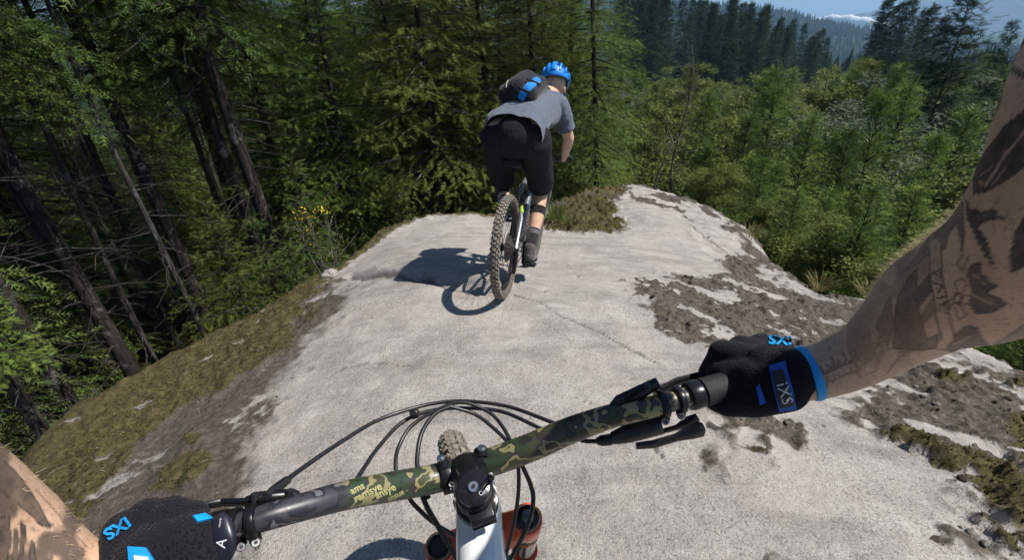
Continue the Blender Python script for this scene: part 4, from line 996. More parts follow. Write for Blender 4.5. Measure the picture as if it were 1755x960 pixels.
# orange fork
cl_, cr_ = P(752, 938, .635), P(904, 888, .625); lat = (cr_-cl_).normalized()
q = MB(); q.tube([cl_+SA*.028, CRN+SA*.025, cr_+SA*.028], [.021, .028, .021], 16); fk = q.build('fork', ORANGE, own)
_n = ray(769, 745).cross(ray(826, 915)).normalized(); _f = _n.cross(SA); _f = _f if _f.y > 0 else -_f
AX = CRN+SA*.55+_f*.0; AX = AX-_n*((AX-CAM).dot(_n))
for e_ in (cl_, cr_):
    q = MB(); q.lathe(e_+SA*.006, SA, [(0, .0195), (.002, .0212), (.050, .0215), (.058, .019), (.062, .0172), (.066, .0172), (.069, .019), (.10, .0195)], 28); q.build('fork_leg', ORANGE, fk)
    q = MB(); q.lathe(e_-SA*.0035, SA, [(0, .0150), (.002, .0165), (.006, .0178), (.012, .0182)], 28); cp = q.build('fork_cap', BLKG, fk)
    if e_ is cr_:
        q = MB(); q.lathe(e_-SA*.011, SA, [(0, .0072), (.001, .0085), (.009, .0092)], 12); q.build('damper_knob', simple('grey_knob', (.16, .16, .17), .3, .6, .1, 30), cp)
        q = MB(); q.lathe(e_+SA*.058, SA, [(0, .0195), (.002, .0205), (.026, .0208), (.028, .0198)], 28); q.build('fork_band', simple('mud_band', (.085, .06, .025), .5, 0, .4, 60), cp)
    else:
        q = MB(); q.lathe(e_-SA*.0045, SA, [(0, .0105), (.0015, .011)], 8); q.build('air_cap', PLA, cp)
    foot = AX+lat*(.062 if e_ is cr_ else -.062)
    q = MB(); st = e_+SA*.10; q.tube([st, st.lerp(foot, .4)], .018, 16); q.build('stanchion', BLKG, fk)
    q = MB(); q.tube([st.lerp(foot, .3), foot], [.023, .019], 16); q.build('lower_leg', ORANGE, fk)
wheel(own, AX, _n if _n.x < 0 else -_n)
# cables
def cable(pts, r_=.0026, mat=CABLE, name='cable'):
    q = MB(); q.tube(catmull([P(*p) for p in pts], 9), r_, 10); return q.build(name, mat, own)
cable([(488,826,.466),(520,802,.495),(580,761,.545),(645,722,.60),(705,701,.63),(750,691,.645),(800,688,.65),(870,697,.64),(940,722,.60),(985,740,.57)])
cable([(606,832,.50),(618,812,.52),(648,768,.57),(690,724,.615),(740,704,.635),(800,700,.645),(860,706,.635),(920,732,.60),(965,755,.575)])
cable([(683,838,.55),(678,795,.57),(684,765,.59),(705,731,.61),(745,705,.625),(790,690,.635),(835,705,.635),(860,730,.62),(880,768,.59),(888,800,.58),(888,850,.585),(878,910,.60),(860,980,.63)])
cable([(735,855,.57),(717,810,.575),(716,775,.585),(724,740,.60),(745,710,.615),(772,697,.625)], .003)
cable([(724,850,.565),(733,872,.567),(752,905,.575),(790,970,.58)], .0034)
cable([(772,697,.625),(815,711,.63),(850,738,.615),(880,768,.59)], .0026)
cable([(893,795,.575),(908,828,.58),(914,858,.58),(905,900,.585),(880,950,.59),(860,985,.60)], .003)
cable([(700,852,.57),(712,868,.575),(745,898,.59),(790,925,.61)], .0028)
cable([(980,748,.555),(1000,756,.545),(1026,757,.53)])
q = MB(); c_ = P(711, 711, .615); q.lathe(c_-RT*.005, (RT+UP*.35).normalized(), [(0, .0065), (.001, .0072), (.009, .0072), (.010, .0065)], 14); q.build('cable_clip', PLA, own)
rebase(own, Vector((AX.x, AX.y, 0)))
# ================================================================ fabrics and skin
def fabric(name, col, var=.25, wr=14, weave=420, bs=.5, rough=.9, sheen=.2):
    m = NT(name); co = m.objco(); n = m.noise(co, 9, 5, .6)
    c = m.mix(n, tuple(x*(1-var) for x in col), tuple(x*(1+var) for x in col))
    mp = m.n('ShaderNodeMapping', {'Vector': co, 'Scale': (1, 1, .45)})
    h = m.math('ADD', m.math('MULTIPLY', m.noise(mp, wr, 3, .5), 1.), m.math('MULTIPLY', m.noise(co, weave, 2), .05))
    m.bsdf(c, rough, 0, m.bump(h, bs, .035), Sheen_Weight=sheen, Specular_IOR_Level=.2); return m.m
SHIRT = fabric('slate_jersey', (.105, .122, .158), .15, 13, 500, .7)
SHORTS = fabric('black_shorts', (.019, .016, .019), .3, 12, 500, .8, sheen=0.)
PADF = fabric('black_knee_pad', (.014, .014, .015), .3, 25, 300, .4)
PACKF = fabric('black_pack_fabric', (.013, .013, .014), .3, 30, 300, .5)
PACKB = fabric('blue_pack_fabric', (.012, .20, .60), .2, 40, 300, .5)
SOCK = fabric('black_sock', (.02, .02, .022), .2, 40, 400, .3)
m = NT('skin'); co = m.objco(); t = m.attr('ink')
sk = m.ramp(m.noise(co, 28, 6, .65), [(.3, (.51, .315, .205)), (.55, (.62, .40, .275)), (.75, (.68, .46, .325))])
sk = m.mix(m.ramp(m.noise(co, 260, 3, .6), [(.34, .5), (.46, 0)]), sk, (.30, .15, .09))
ink = m.math('MULTIPLY', t.outputs['Fac'], m.ramp(m.noise(co, 90, 5, .7), [(.3, .9), (.6, 1)]))
sk = m.mix(ink, sk, (.022, .025, .028))
m.bsdf(sk, .52, 0, m.bump(m.noise(co, 420, 4, .6), .25, .0012), Subsurface_Weight=.08, Subsurface_Radius=(.012, .005, .003), Specular_IOR_Level=.4)
SKIN = m.m
HELM = simple('blue_helmet', (.010, .22, .68), .4, 0, .2, 14, Coat_Weight=.15)
HELMD = simple('helmet_liner', (.012, .015, .022), .8, 0, .3, 30)

# ================================================================ the cyclist ahead
rid = empty('person'); tag(rid, 'cyclist in blue helmet and grey jersey riding away, crouched over the bike', 'person')
hipC, hR, hL = LX(885, 222, .10), LX(914, 232, .12), LX(856, 230, .12)
kR, kL = LX(929, 326, .55), LX(861, 322, .58)
aR, aL = LX(912, 398, .40), LX(862, 392, .50)
footR, footL = RP-BY*.06+BZ*.055, LP+BY*.055+BZ*.055
aR = footR+BZ*.075-BX*.055; aL = footL+BZ*.075-BX*.055
shR, shL, neck = LX(958, 182, .60), LX(888, 172, .66), LX(932, 165, .70)
elR, hdR = LX(975, 236, .74), GRR-(GRR-BC).normalized()*.03
elL, hdL = LX(858, 228, .90), GRL-(GRL-BC).normalized()*.03
headC = LX(951, 141, .84); chest = shR.lerp(shL, .5)-BX*.06-BZ*.06
waist = hipC.lerp(chest, .35)+BZ*.05
caps = [(hR, .095, kR, .058), (hL, .095, kL, .058), (kR, .056, aR.lerp(kR, .55), .056), (aR.lerp(kR, .55), .056, aR, .034), (kL, .056, aL.lerp(kL, .55), .056), (aL.lerp(kL, .55), .056, aL, .034),
        (hR, .11, hL, .11), (hipC, .12, waist, .115), (waist, .115, chest, .135), (shR.lerp(shL, .12), .085, shL.lerp(shR, .12), .085), (shR, .062, elR, .042), (shL, .062, elL, .042),
        (elR, .043, elR.lerp(hdR, .3), .044), (elR.lerp(hdR, .3), .044, hdR, .028), (elL, .043, elL.lerp(hdL, .3), .044), (elL.lerp(hdL, .3), .044, hdL, .028),
        (neck-BX*.05, .062, headC-BZ*.06, .055), (headC-BZ*.01, .088, headC+BX*.03-BZ*.06, .070), (headC+BX*.06-BZ*.09, .045, headC+BX*.05-BZ*.12, .035), (headC+BX*.10-BZ*.055, .012, headC+BX*.115-BZ*.08, .013)]
for s in (1, -1): caps.append((headC+BY*.086*s-BZ*.045-BX*.012, .013, headC+BY*.084*s-BZ*.075-BX*.005, .010))
body = blob('body', caps, .011, SKIN, rid, 5)
def wrinkle(o, amp, sc, seed):
    me = o.data; n = len(me.vertices); c = np.empty(n*3); nn = np.empty(n*3); me.vertices.foreach_get('co', c); me.vertices.foreach_get('normal', nn); c = c.reshape(-1, 3); nn = nn.reshape(-1, 3)
    a, b, d = c@np.array(BX), c@np.array(BY), c@np.array(BZ)
    f = 1-np.abs(2*fbm(a*sc*.7+b*sc*.8, d*sc*1.6-a*sc*.9, seed, 3)-1)*2
    g_ = fbm(a*sc*2+b*3, d*sc*2.6, seed+3, 3)-.5
    me.vertices.foreach_set('co', (c+nn*(amp*(np.clip(f, -1, 1)*.55+g_*.5))[:, None]).ravel()); me.update(); return o
# jersey
q = [(hipC-BZ*.02-BX*.05+BY*.065, .134, waist+BY*.04, .136), (hipC-BZ*.02-BX*.05-BY*.065, .134, waist-BY*.04, .136), (hipC-BZ*.02-BX*.05, .138, waist, .139), (hR.lerp(hipC, .35)+BZ*.035, .122, waist.lerp(chest, .3)-BY*.05, .13), (hL.lerp(hipC, .35)+BZ*.035, .122, waist.lerp(chest, .3)+BY*.05, .13),
     (hR.lerp(hL, .06)+BZ*.065, .112, hL.lerp(hR, .06)+BZ*.065, .112), (waist-BY*.04, .13, chest-BY*.05, .142), (waist+BY*.04, .13, chest+BY*.05, .142), (shR.lerp(shL, .14), .10, shL.lerp(shR, .14), .10), (chest, .13, neck-BX*.07-BZ*.02, .085),
     (shR, .078, shR.lerp(elR, .72), .071, False, True), (shL, .078, shL.lerp(elL, .72), .071, False, True)]
jer = wrinkle(blob('jersey', q, .0095, SHIRT, rid, 4), .012, 7, 5)
bm = bmesh.new(); bm.from_mesh(jer.data); ta = (chest-hipC).normalized()
bmesh.ops.bisect_plane(bm, geom=bm.verts[:]+bm.edges[:]+bm.faces[:], plane_co=hipC-ta*.085, plane_no=(ta+BZ*.15).normalized(), clear_inner=True)
bm.to_mesh(jer.data); bm.free()
# shorts
q = [(hR-BZ*.03, .124, hL-BZ*.03, .124), (hipC-BX*.03-BZ*.03, .128, hipC-BZ*.07, .132), (hR-BZ*.03, .124, hR.lerp(kR, .55)+BZ*.0, .106), (hR.lerp(kR, .55), .106, hR.lerp(kR, .92), .098, False, True),
     (hL-BZ*.03, .124, hL.lerp(kL, .55), .102), (hL.lerp(kL, .55), .100, hL.lerp(kL, .84), .096, False, True)]
wrinkle(blob('shorts', q, .0095, SHORTS, rid, 3), .010, 6, 9)
for k, a, s in ((kR, aR, -1), (kL, aL, 1)):
    d_ = (a-k).normalized()
    blob('knee_pad', [(k-d_*.06+BX*.03, .076, k+d_*.12+BX*.034+BY*.016*s, .056), (k+d_*.12+BX*.034+BY*.016*s, .056, k+d_*.24+BX*.03+BY*.012*s, .044)], .008, PADF, rid, 2)
    for t_ in (-.02, .34):
        c_ = k.lerp(a, t_); mb = MB(); mb.lathe(c_-d_*.022, d_, [(0, .058), (.002, .0635), (.056, .0620), (.058, .056)], 22); mb.build('pad_strap', PADF, rid)
    b = MB(); c0 = k.lerp(a, .66); b.lathe(c0, d_, [(0, .047), (.004, .050), ((a-c0).length, .044)], 20); sk_ = b.build('sock', SOCK, rid)
    for j in range(3):
        b = MB(); b.lathe(c0+d_*(.018+.011*j), d_, [(0, .0502), (.0005, .0508), (.0035, .0506), (.004, .0498)], 20); b.build('sock_stripe', simple('pale_stripe', (.30, .30, .30), .8), sk_)
    ft = a-BZ*.075+BX*.055
    shoe = blob('shoe', [(ft-BX*.07+BZ*.02, .042, ft+BX*.09+BZ*.005, .038), (ft+BX*.09+BZ*.0, .038, ft+BX*.15-BZ*.005, .030), (ft-BX*.06+BZ*.04, .044, a+BZ*.015, .046), (ft+BZ*.03, .042, a-BZ*.02+BX*.01, .044)], .007, fabric('dusty_shoe', (.085, .078, .07), .35, 40, 300, .5), rid, 2)
    b = MB(); b.tube([ft-BX*.11-BZ*.026, ft-BX*.02-BZ*.028, ft+BX*.09-BZ*.03, ft+BX*.17-BZ*.022], [.034, .038, .044, .022], 14, flat=.28, upv=BY); b.build('sole', PLA, shoe)
for h_, e_, g_, s in ((hdR, elR, GRR, -1), (hdL, elL, GRL, 1)):
    d_ = (g_-BC).normalized(); cs = [(h_-d_*.035+BZ*.016, .026, h_+d_*.035+BZ*.016, .024), (h_+BZ*.02-BX*.01, .030, h_.lerp(e_, .22), .033, False, True)]
    for j in range(4):
        o_ = h_+d_*(-.034+.023*j); cs += [(o_+BZ*.018+BX*.012, .0115, o_+BX*.034+BZ*.004, .011), (o_+BX*.034+BZ*.004, .011, o_+BX*.016-BZ*.02, .010)]
    cs += [(h_-d_*.035-BX*.012, .013, h_-d_*.062+BX*.012-BZ*.008, .0115)]
    blob('glove', cs, .006, PLA, rid, 2)
# helmet: dark liner, blue ribs that leave the vents open, rear shell and visor
hx = (BX*.85-BZ*.45).normalized(); hy = BY; hz = hx.cross(hy).normalized(); hz = hz if hz.z > 0 else -hz
HC = headC+hz*.012
def hp(u, v, k=1.):
    """u: -1 back .. 1 front along the crown, v: left/right angle"""
    a = u*R(100); b = v*R(90)
    d_ = hz*math.cos(a)*math.cos(b)+hx*math.sin(a)*math.cos(b)+hy*math.sin(b)
    return HC+(hx*d_.dot(hx)*.154+hy*d_.dot(hy)*.118+hz*d_.dot(hz)*.126)*k
def patch(mb, us, vs, k0, k1):
    nu, nv = len(us), len(vs); V = [hp(u, v, k0) for u in us for v in vs]+[hp(u, v, k1) for u in us for v in vs]; N = nu*nv; F_ = []
    for i in range(nu-1):
        for j in range(nv-1):
            a = i*nv+j; F_ += [(a, a+1, a+nv+1, a+nv), (N+a, N+a+nv, N+a+nv+1, N+a+1)]
    for i in range(nu-1): F_ += [(i*nv, (i+1)*nv, N+(i+1)*nv, N+i*nv), (i*nv+nv-1, N+i*nv+nv-1, N+(i+1)*nv+nv-1, (i+1)*nv+nv-1)]
    for j in range(nv-1): F_ += [(j, N+j, N+j+1, j+1), ((nu-1)*nv+j, (nu-1)*nv+j+1, N+(nu-1)*nv+j+1, N+(nu-1)*nv+j)]
    mb.add(V, F_)
mb = MB(); patch(mb, np.linspace(-.98, .9, 20), np.linspace(-.86, .86, 20), .74, .82); hel = mb.build('helmet', HELMD, rid)
for v0, v1, u0, u1 in [(-.09, .09, -.95, .92), (.23, .31, -.92, .88), (-.31, -.23, -.92, .88), (.47, .56, -.9, .8), (-.56, -.47, -.9, .8), (.70, .90, -.88, .62), (-.90, -.70, -.88, .62)]:
    mb = MB(); patch(mb, np.linspace(u0, u1, 18), np.linspace(v0, v1, 5), .80, 1.05); mb.build('helmet_rib', HELM, hel, bevel=.004)
for u0, u1 in [(-1.12, -.74), (-.34, -.20), (.22, .34), (.72, .95)]:
    mb = MB(); patch(mb, np.linspace(u0, u1, 6), np.linspace(-.86, .86, 18), .86, 1.0); mb.build('helmet_band', HELM, hel, bevel=.004)
mb = MB(); pts = [hp(.86, v, 1.0) for v in np.linspace(-.5, .5, 9)]; mb.add(pts+[p+hx*.075-hz*.004 for p in pts]+[p+hz*.004 for p in pts]+[p+hx*.075 for p in pts], [(i, i+1, i+10, i+9) for i in range(8)]+[(18+i, 27+i, 28+i, 19+i) for i in range(8)]); mb.build('helmet_visor', HELM, hel)
mb = MB()
for s in (-1, 1): mb.tube([hp(-.3, .88*s, .95), headC+BY*.085*s-BZ*.09, headC+BX*.05+BY*.03*s-BZ*.16], .005, 6)
mb.build('helmet_strap', PADF, hel)
rebase(rid, RP)

# backpack
pk = empty('backpack'); tag(pk, 'black backpack with blue side panels on the cyclist\'s back', 'backpack')
pc = LX(884, 152, .38); up_ = (chest-hipC).normalized(); bn = up_.cross(BY).normalized(); bn = bn if bn.dot(BZ) > 0 else -bn
pc = hipC.lerp(chest, .64)+bn*.19+BY*.035; T0, T1 = pc-up_*.17, pc+up_*.18
mk_ = blob('pack_body', [(T0+BY*.065, .075, T1+BY*.055, .065), (T0-BY*.065, .075, T1-BY*.055, .065), (T0+bn*.035, .085, pc+up_*.05+bn*.035, .085), (pc, .09, T1, .08)], .010, PACKF, pk, 3)
def on(o_, px, py, off=.002):
    h = bvh_of(o_).ray_cast(CAM, ray(px, py).normalized()); return (h[0]+h[1]*off, h[1]) if h[0] is not None else (None, None)
P3 = [on(mk_, *p, off=.004)[0] for p in ((892, 168), (898, 158), (905, 150), (913, 143), (921, 137))]; P3 = [p for p in P3 if p is not None]
mb = MB(); mb.tube(catmull(P3, 5), .027, 14, flat=.6); mb.build('side_panel', PACKB, pk)
for p_, q_ in (((888, 150), (908, 160)), ((900, 138), (922, 148))):
    A, B, Cc = [on(mk_, x, y, .018)[0] for x, y in (p_, ((p_[0]+q_[0])/2, (p_[1]+q_[1])/2), q_)]
    if A and B and Cc: mb = MB(); mb.tube([A, B+(CAM-B).normalized()*.014, Cc], .009, 8, flat=.4); mb.build('compression_strap', PACKF, pk)
for s in (-1, 1):
    st = MB(); st.tube(catmull([T1+BY*.07*s-bn*.03, shR.lerp(shL, .25 if s < 0 else .75)+BZ*.105, shR.lerp(shL, .15 if s < 0 else .85)+BX*.10+BZ*.01, waist.lerp(chest, .6)-BY*-.15*s*1.0-bn*.02, T0+BY*.10*s-bn*.05], 5), .017, 8, flat=.3); st.build('shoulder_strap', PACKF, pk)
for (x0, y0, x1, y1) in ((868, 150, 871, 138), (876, 134, 882, 128)):
    A, na = on(mk_, x0, y0); B, nb_ = on(mk_, x1, y1)
    if A is not None and B is not None: mb = MB(); mb.tube([A, A.lerp(B, .5)+na*.002, B], .009, 8, flat=.3); mb.build('pale_badge', simple('badge_grey', (.5, .5, .5), .6), pk)
tub = MB(); tub.tube(catmull([LX(934, 200, .55), LX(939, 212, .52), LX(938, 224, .50), LX(939, 232, .50)], 5), .006, 8); tub.build('drinking_tube', PACKB, pk)
rebase(pk, T0)

# ================================================================ the rider who carries the camera
me_ = empty('person'); tag(me_, 'rider with heavily tattooed bare arms and black gloves holding the foreground handlebar', 'person')
def arm_mesh(pts, rads, rings, seg, ell=None):
    c = catmull(pts, 24); n0 = len(c); rr_ = np.interp(np.linspace(0, len(rads)-1, n0), range(len(rads)), rads)
    C_ = np.array([tuple(p) for p in c]); s = np.r_[0, np.cumsum(np.linalg.norm(np.diff(C_, axis=0), axis=1))]
    u = np.linspace(0, s[-1], rings); C2 = np.stack([np.interp(u, s, C_[:, k]) for k in range(3)], 1); r2 = np.interp(u, s, rr_)
    T = np.gradient(C2, axis=0); T = norm(T); A = np.zeros_like(T); a = np.array([0, 0, 1.])
    for i in range(rings):
        a = a-T[i]*(a@T[i]); a = a/np.linalg.norm(a); A[i] = a
    B = np.cross(T, A); th = np.linspace(0, 2*np.pi, seg, endpoint=False)
    mus = 1+.05*np.sin(u[:, None]*28+1)*np.cos(th[None]*2+u[:, None]*9)
    V = C2[:, None]+(A[:, None]*np.cos(th)[None, :, None]+B[:, None]*np.sin(th)[None, :, None])*(r2[:, None]*mus)[..., None]
    i = np.arange(rings*seg).reshape(rings, seg); j = np.roll(i, -1, 1)
    return V.reshape(-1, 3), np.stack([i[:-1], j[:-1], j[1:], i[1:]], -1).reshape(-1, 4)
RSH = CAM+RT*.34+UP*.23-FW*.12; LSH = CAM-RT*.27+UP*.20-FW*.04
VR, FR = arm_mesh([P(1335, 652, .515), P(1372, 643, .495), P(1420, 632, .485), P(1480, 607, .465), P(1540, 565, .435), P(1608, 516, .40), P(1700, 470, .35), P(1782, 385, .305), P(1842, 265, .28), P(1880, 145, .272), P(1935, 0, .27), P(2010, -170, .26), P(2010, -170, .26).lerp(RSH, .3)+RT*.02, P(2010, -170, .26).lerp(RSH, .65)+RT*.02, RSH],
                  [.0265, .0270, .0278, .0300, .0370, .0455, .0480, .0432, .0388, .0378, .0383, .041, .045, .050, .053], 440, 230)
VL, FL = arm_mesh([P(250, 990, .395), P(215, 1010, .385), P(165, 1010, .375), P(95, 985, .365), P(0, 935, .345), P(-90, 880, .32), P(-170, 810, .295), P(-250, 660, .28), P(-320, 460, .26), LSH],
                  [.025, .0255, .0275, .0315, .039, .042, .043, .044, .046, .055], 360, 200)
# torso behind the camera, hips and legs down to the pedals
tb_ = MB(); ch = CAM+Vector((0, -.24, .02)); hp_ = Vector((-.02, -.52, 1.02))
lk = Vector((-.17, -.02, .66)); rk = Vector((.15, -.10, .62)); lf = bb2+Vector((-.13, -.20, .05)); rf = bb2+Vector((.13, .12, .13))
for c in [(ch+Vector((-.09, 0, 0)), .12, hp_+Vector((-.06, 0, .06)), .11), (ch+Vector((.09, 0, 0)), .12, hp_+Vector((.06, 0, .06)), .11), (RSH, .06, ch+Vector((.1, 0, .1)), .08), (LSH, .06, ch+Vector((-.1, 0, .1)), .08), (ch+Vector((0, 0, .12)), .06, ch+Vector((0, .02, .26)), .055),
          (ch+Vector((0, .03, .36)), .095, ch+Vector((0, .05, .29)), .075), (hp_+Vector((-.08, 0, 0)), .1, lk, .06), (hp_+Vector((.08, 0, 0)), .1, rk, .06), (lk, .058, lf, .036), (rk, .058, rf, .036), (lf, .04, lf+Vector((0, .16, -.06)), .034), (rf, .04, rf+Vector((0, .16, -.06)), .034)]: cap(tb_, *c)
tm = remesh(tb_.mesh('t'), .014, 4); TV = np.array([tuple(v.co) for v in tm.vertices]); TF = [tuple(p.vertices) for p in tm.polygons]
t4 = np.array([f_ for f_ in TF if len(f_) == 4]).reshape(-1, 4); t3 = np.array([f_ for f_ in TF if len(f_) == 3]).reshape(-1, 3)
V = np.concatenate([VR, VL, TV]); oR, oL = len(VR), len(VR)+len(VL)
# ---- tattoos: ink painted on the skin, outlines as seen on the arm
SHAPES = [  # (strength, polygon)
 (.88, [(1668,332),(1667,305),(1676,278),(1694,250),(1722,214),(1755,188),(1800,160),(1850,150),(1850,200),(1800,250),(1762,278),(1738,300),(1712,318),(1690,330)]),
 (.85, [(1654,338),(1664,356),(1682,362),(1700,356),(1725,377),(1700,376),(1682,384),(1676,390),(1692,412),(1707,463),(1688,438),(1668,400),(1656,372)]),
 (.88, [(1800,330),(1760,365),(1738,398),(1730,440),(1731,470),(1760,458),(1800,430)]),
 (.80, [(1656,470),(1664,454),(1682,448),(1682,472),(1712,490),(1690,503),(1731,520),(1702,536),(1672,540),(1660,520),(1664,500)]),
 (.75, [(1620,600),(1636,572),(1656,556),(1676,560),(1684,578),(1700,596),(1672,592),(1664,604),(1648,594),(1636,608)]),
 (.62, [(1530,598),(1532,545),(1538,506),(1556,474),(1574,456),(1572,486),(1578,540),(1590,580),(1612,572),(1608,594),(1584,602)]),
 (.70, [(1564,502),(1592,468),(1598,500),(1572,530)]), (.45, [(1578,540),(1600,505),(1606,530),(1582,560)]),
 (.72, [(1600,440),(1600,380),(1620,350),(1636,330),(1650,345),(1655,400),(1650,430),(1640,385),(1628,398),(1622,425)]),
 (.45, [(1545,470),(1580,420),(1610,378),(1600,430),(1575,452)]), (.45, [(1500,560),(1528,500),(1532,560),(1520,600)]),
 (.50, [(1600,630),(1640,612),(1662,620),(1640,640),(1610,645)]), (.45, [(1700,590),(1755,555),(1800,550),(1755,580),(1715,602)]),
 # left arm
 (.75, [(-40,776),(10,792),(40,822),(66,862),(90,905),(70,902),(34,868),(0,842),(-40,830)]), (.8, [(-20,884),(18,884),(20,930),(10,980),(-20,980)]), (.8, [(34,892),(44,900),(42,985),(30,985),(34,930)]),
 (.75, [(22,910),(30,905),(32,960),(20,985)]), (.75, [(52,926),(60,932),(62,985),(48,985)]), (.65, [(70,945),(84,930),(92,945),(90,990),(66,990)]), (.45, [(-40,790),(10,800),(40,820),(20,825),(-40,812)]), (.5, [(110,930),(130,960),(140,985),(124,985)]),
]
LINES = [  # (strength, half width px, polyline)
 (.9, 5, [(1850,60),(1790,62),(1752,72),(1730,92),(1724,108),(1740,120),(1800,150)]), (.8, 1.6, [(1745,30),(1726,110),(1712,180),(1692,225),(1676,262),(1660,300),(1652,330)]), (.7, 1.4, [(1716,100),(1712,160),(1702,200),(1690,215)]),
 (-.75, 2.2, [(1690,318),(1720,270),(1760,220),(1830,165)]), (-.5, 1.3, [(1680,300),(1700,285)]), (-.5, 1.3, [(1700,318),(1722,290)]), (-.5, 1.3, [(1705,262),(1725,262)]), (-.6, 3, [(1680,312),(1684,316)]),
 (-.8, 9.5, [(1602,420),(1604,470),(1612,530),(1622,580)]), (.8, 1.5, [(1592,420),(1595,475),(1602,530),(1614,582)]), (.8, 1.5, [(1613,420),(1615,470),(1624,525),(1634,575)]),
 (.9, 1.5, [(1598,470),(1612,462),(1614,476)]), (.9, 1.4, [(1604,470),(1609,473)]), (.9, 1.5, [(1600,486),(1618,492),(1606,502)]), (.9, 1.5, [(1606,512),(1622,508)]), (.9, 1.5, [(1608,522),(1624,518)]), (.9, 1.2, [(1608,522),(1611,534)]), (.9, 1.2, [(1616,520),(1618,531)]), (.9, 1.2, [(1624,518),(1627,530)]),
 (.85, 2.0, [(1634,512),(1638,504),(1646,506),(1648,514),(1643,521),(1636,519),(1634,512)]),
 (.7, 1.3, [(1640,500),(1636,484),(1648,478),(1656,490),(1648,502)]), (.7, 1.3, [(1650,508),(1666,506),(1668,522),(1652,520)]), (.7, 1.3, [(1646,524),(1658,540),(1644,548),(1636,526)]), (.7, 1.3, [(1634,520),(1622,540),(1616,524),(1632,514)]),
 (.6, 1.5, [(1544,604),(1600,596),(1620,600)]), (.6, 1.2, [(1520,640),(1544,612),(1556,604)]), (.55, 1.5, [(1530,650),(1570,655),(1600,640),(1630,628)]), (.5, 1.5, [(1640,650),(1700,620),(1755,585)]), (.5, 1.3, [(1690,620),(1720,600),(1740,604),(1760,590)]),
 (.7, 1.6, [(1582,430),(1588,424),(1592,432),(1586,440),(1582,430)]), (.6, 1.6, [(1640,330),(1630,360),(1644,400),(1650,440),(1640,452),(1652,462),(1662,440)]), (-.5, 1.4, [(1660,500),(1700,520)]), (-.5, 1.4, [(1668,470),(1690,490)]), (-.5, 1.4, [(1636,590),(1665,575)]),
 (.55, 1.3, [(0,842),(40,866),(70,890),(100,930),(130,950)]), (.5, 1.2, [(40,850),(90,900),(120,950)]), (.5, 1.2, [(60,840),(100,880),(150,940)]),
]
for k in range(9):                               # the script along the wrist
    x0 = 1384+10*k; base = 655-4.2*k; r_ = random.Random(k+3)
    LINES.append((.62, 1.5, [(x0+r_.uniform(-3, 3), base-22+r_.uniform(-6, 6)), (x0+6, base-12), (x0+r_.uniform(-4, 5), base-2), (x0+9, base-6), (x0+12, base-16+r_.uniform(-6, 6))]))
    LINES.append((.45, 1.3, [(x0+4, base+4), (x0+r_.uniform(2, 8), base+16), (x0+12, base+10), (x0+14, base+r_.uniform(2, 20))]))
for k in range(14):
    r_ = random.Random(k+50); x0 = 1470+r_.uniform(0, 60); y0 = 655-(x0-1470)*.75+r_.uniform(-50, 0)
    LINES.append((.42, 1.6, [(x0, y0), (x0+r_.uniform(-10, 18), y0-r_.uniform(5, 20)), (x0+r_.uniform(-5, 25), y0-r_.uniform(10, 40)), (x0+r_.uniform(0, 30), y0-r_.uniform(20, 50))]))
inkv = np.zeros(len(V), np.float32)
Xp, Yp, Dp = projn(V[:oL]); nearv = np.nonzero((Dp > .05) & (Xp > -200) & (Xp < 2000) & (Yp > -100) & (Yp < 1100))[0]
nearv = nearv[nearv < oL]; X_, Y_ = Xp[nearv], Yp[nearv]; acc = np.zeros(len(nearv), np.float32)
_jx, _jy = (vnoise(X_/22, Y_/22, 5)-.5)*3, (vnoise(X_/22, Y_/22, 6)-.5)*3; X_ = X_+_jx; Y_ = Y_+_jy
for st_, poly in SHAPES:
    x0, y0 = min(p[0] for p in poly)-6, min(p[1] for p in poly)-6; x1, y1 = max(p[0] for p in poly)+6, max(p[1] for p in poly)+6
    sel = np.nonzero((X_ > x0) & (X_ < x1) & (Y_ > y0) & (Y_ < y1))[0]
    if len(sel):
        d_ = polydist(X_[sel], Y_[sel], poly); shade = .78+.3*fbm(X_[sel]/16, Y_[sel]/16, 9, 3)
        edge = sstep(4, 0, np.abs(d_))*.2
        acc[sel] = np.maximum(acc[sel], sstep(1.2, -1.2, d_)*np.clip((st_+.1)*shade+edge, 0, 1))
for st_, hw, pl in LINES:
    x0, y0 = min(p[0] for p in pl)-12, min(p[1] for p in pl)-12; x1, y1 = max(p[0] for p in pl)+12, max(p[1] for p in pl)+12
    sel = np.nonzero((X_ > x0) & (X_ < x1) & (Y_ > y0) & (Y_ < y1))[0]
    if not len(sel): continue
    d_ = np.full(len(sel), 1e9)
    for (ax0, ay0), (bx0, by0) in zip(pl[:-1], pl[1:]):
        ex, ey = bx0-ax0, by0-ay0; t_ = np.clip(((X_[sel]-ax0)*ex+(Y_[sel]-ay0)*ey)/(ex*ex+ey*ey+1e-9), 0, 1)
        d_ = np.minimum(d_, np.hypot(X_[sel]-ax0-t_*ex, Y_[sel]-ay0-t_*ey))
    k_ = sstep(hw+1.1, hw-.6, d_)
    acc[sel] = np.maximum(acc[sel], k_*st_) if st_ > 0 else acc[sel]*(1+k_*st_)
bg_ = .36*sstep(.44, .62, fbm(X_/42, Y_/42, 77, 4))*np.where(X_ > 1450, sstep(1700, 1600, X_)*sstep(640, 600, Y_), np.where(X_ < 300, 2.2, 0))
acc = np.maximum(acc, bg_)
inkv[nearv] = acc
me = npmesh('body', V, [np.concatenate([FR, FL+oR, t4+oL]), t3+oL], True); set_attr(me, 'ink', inkv)
mybody = obj('body', me, SKIN, me_)
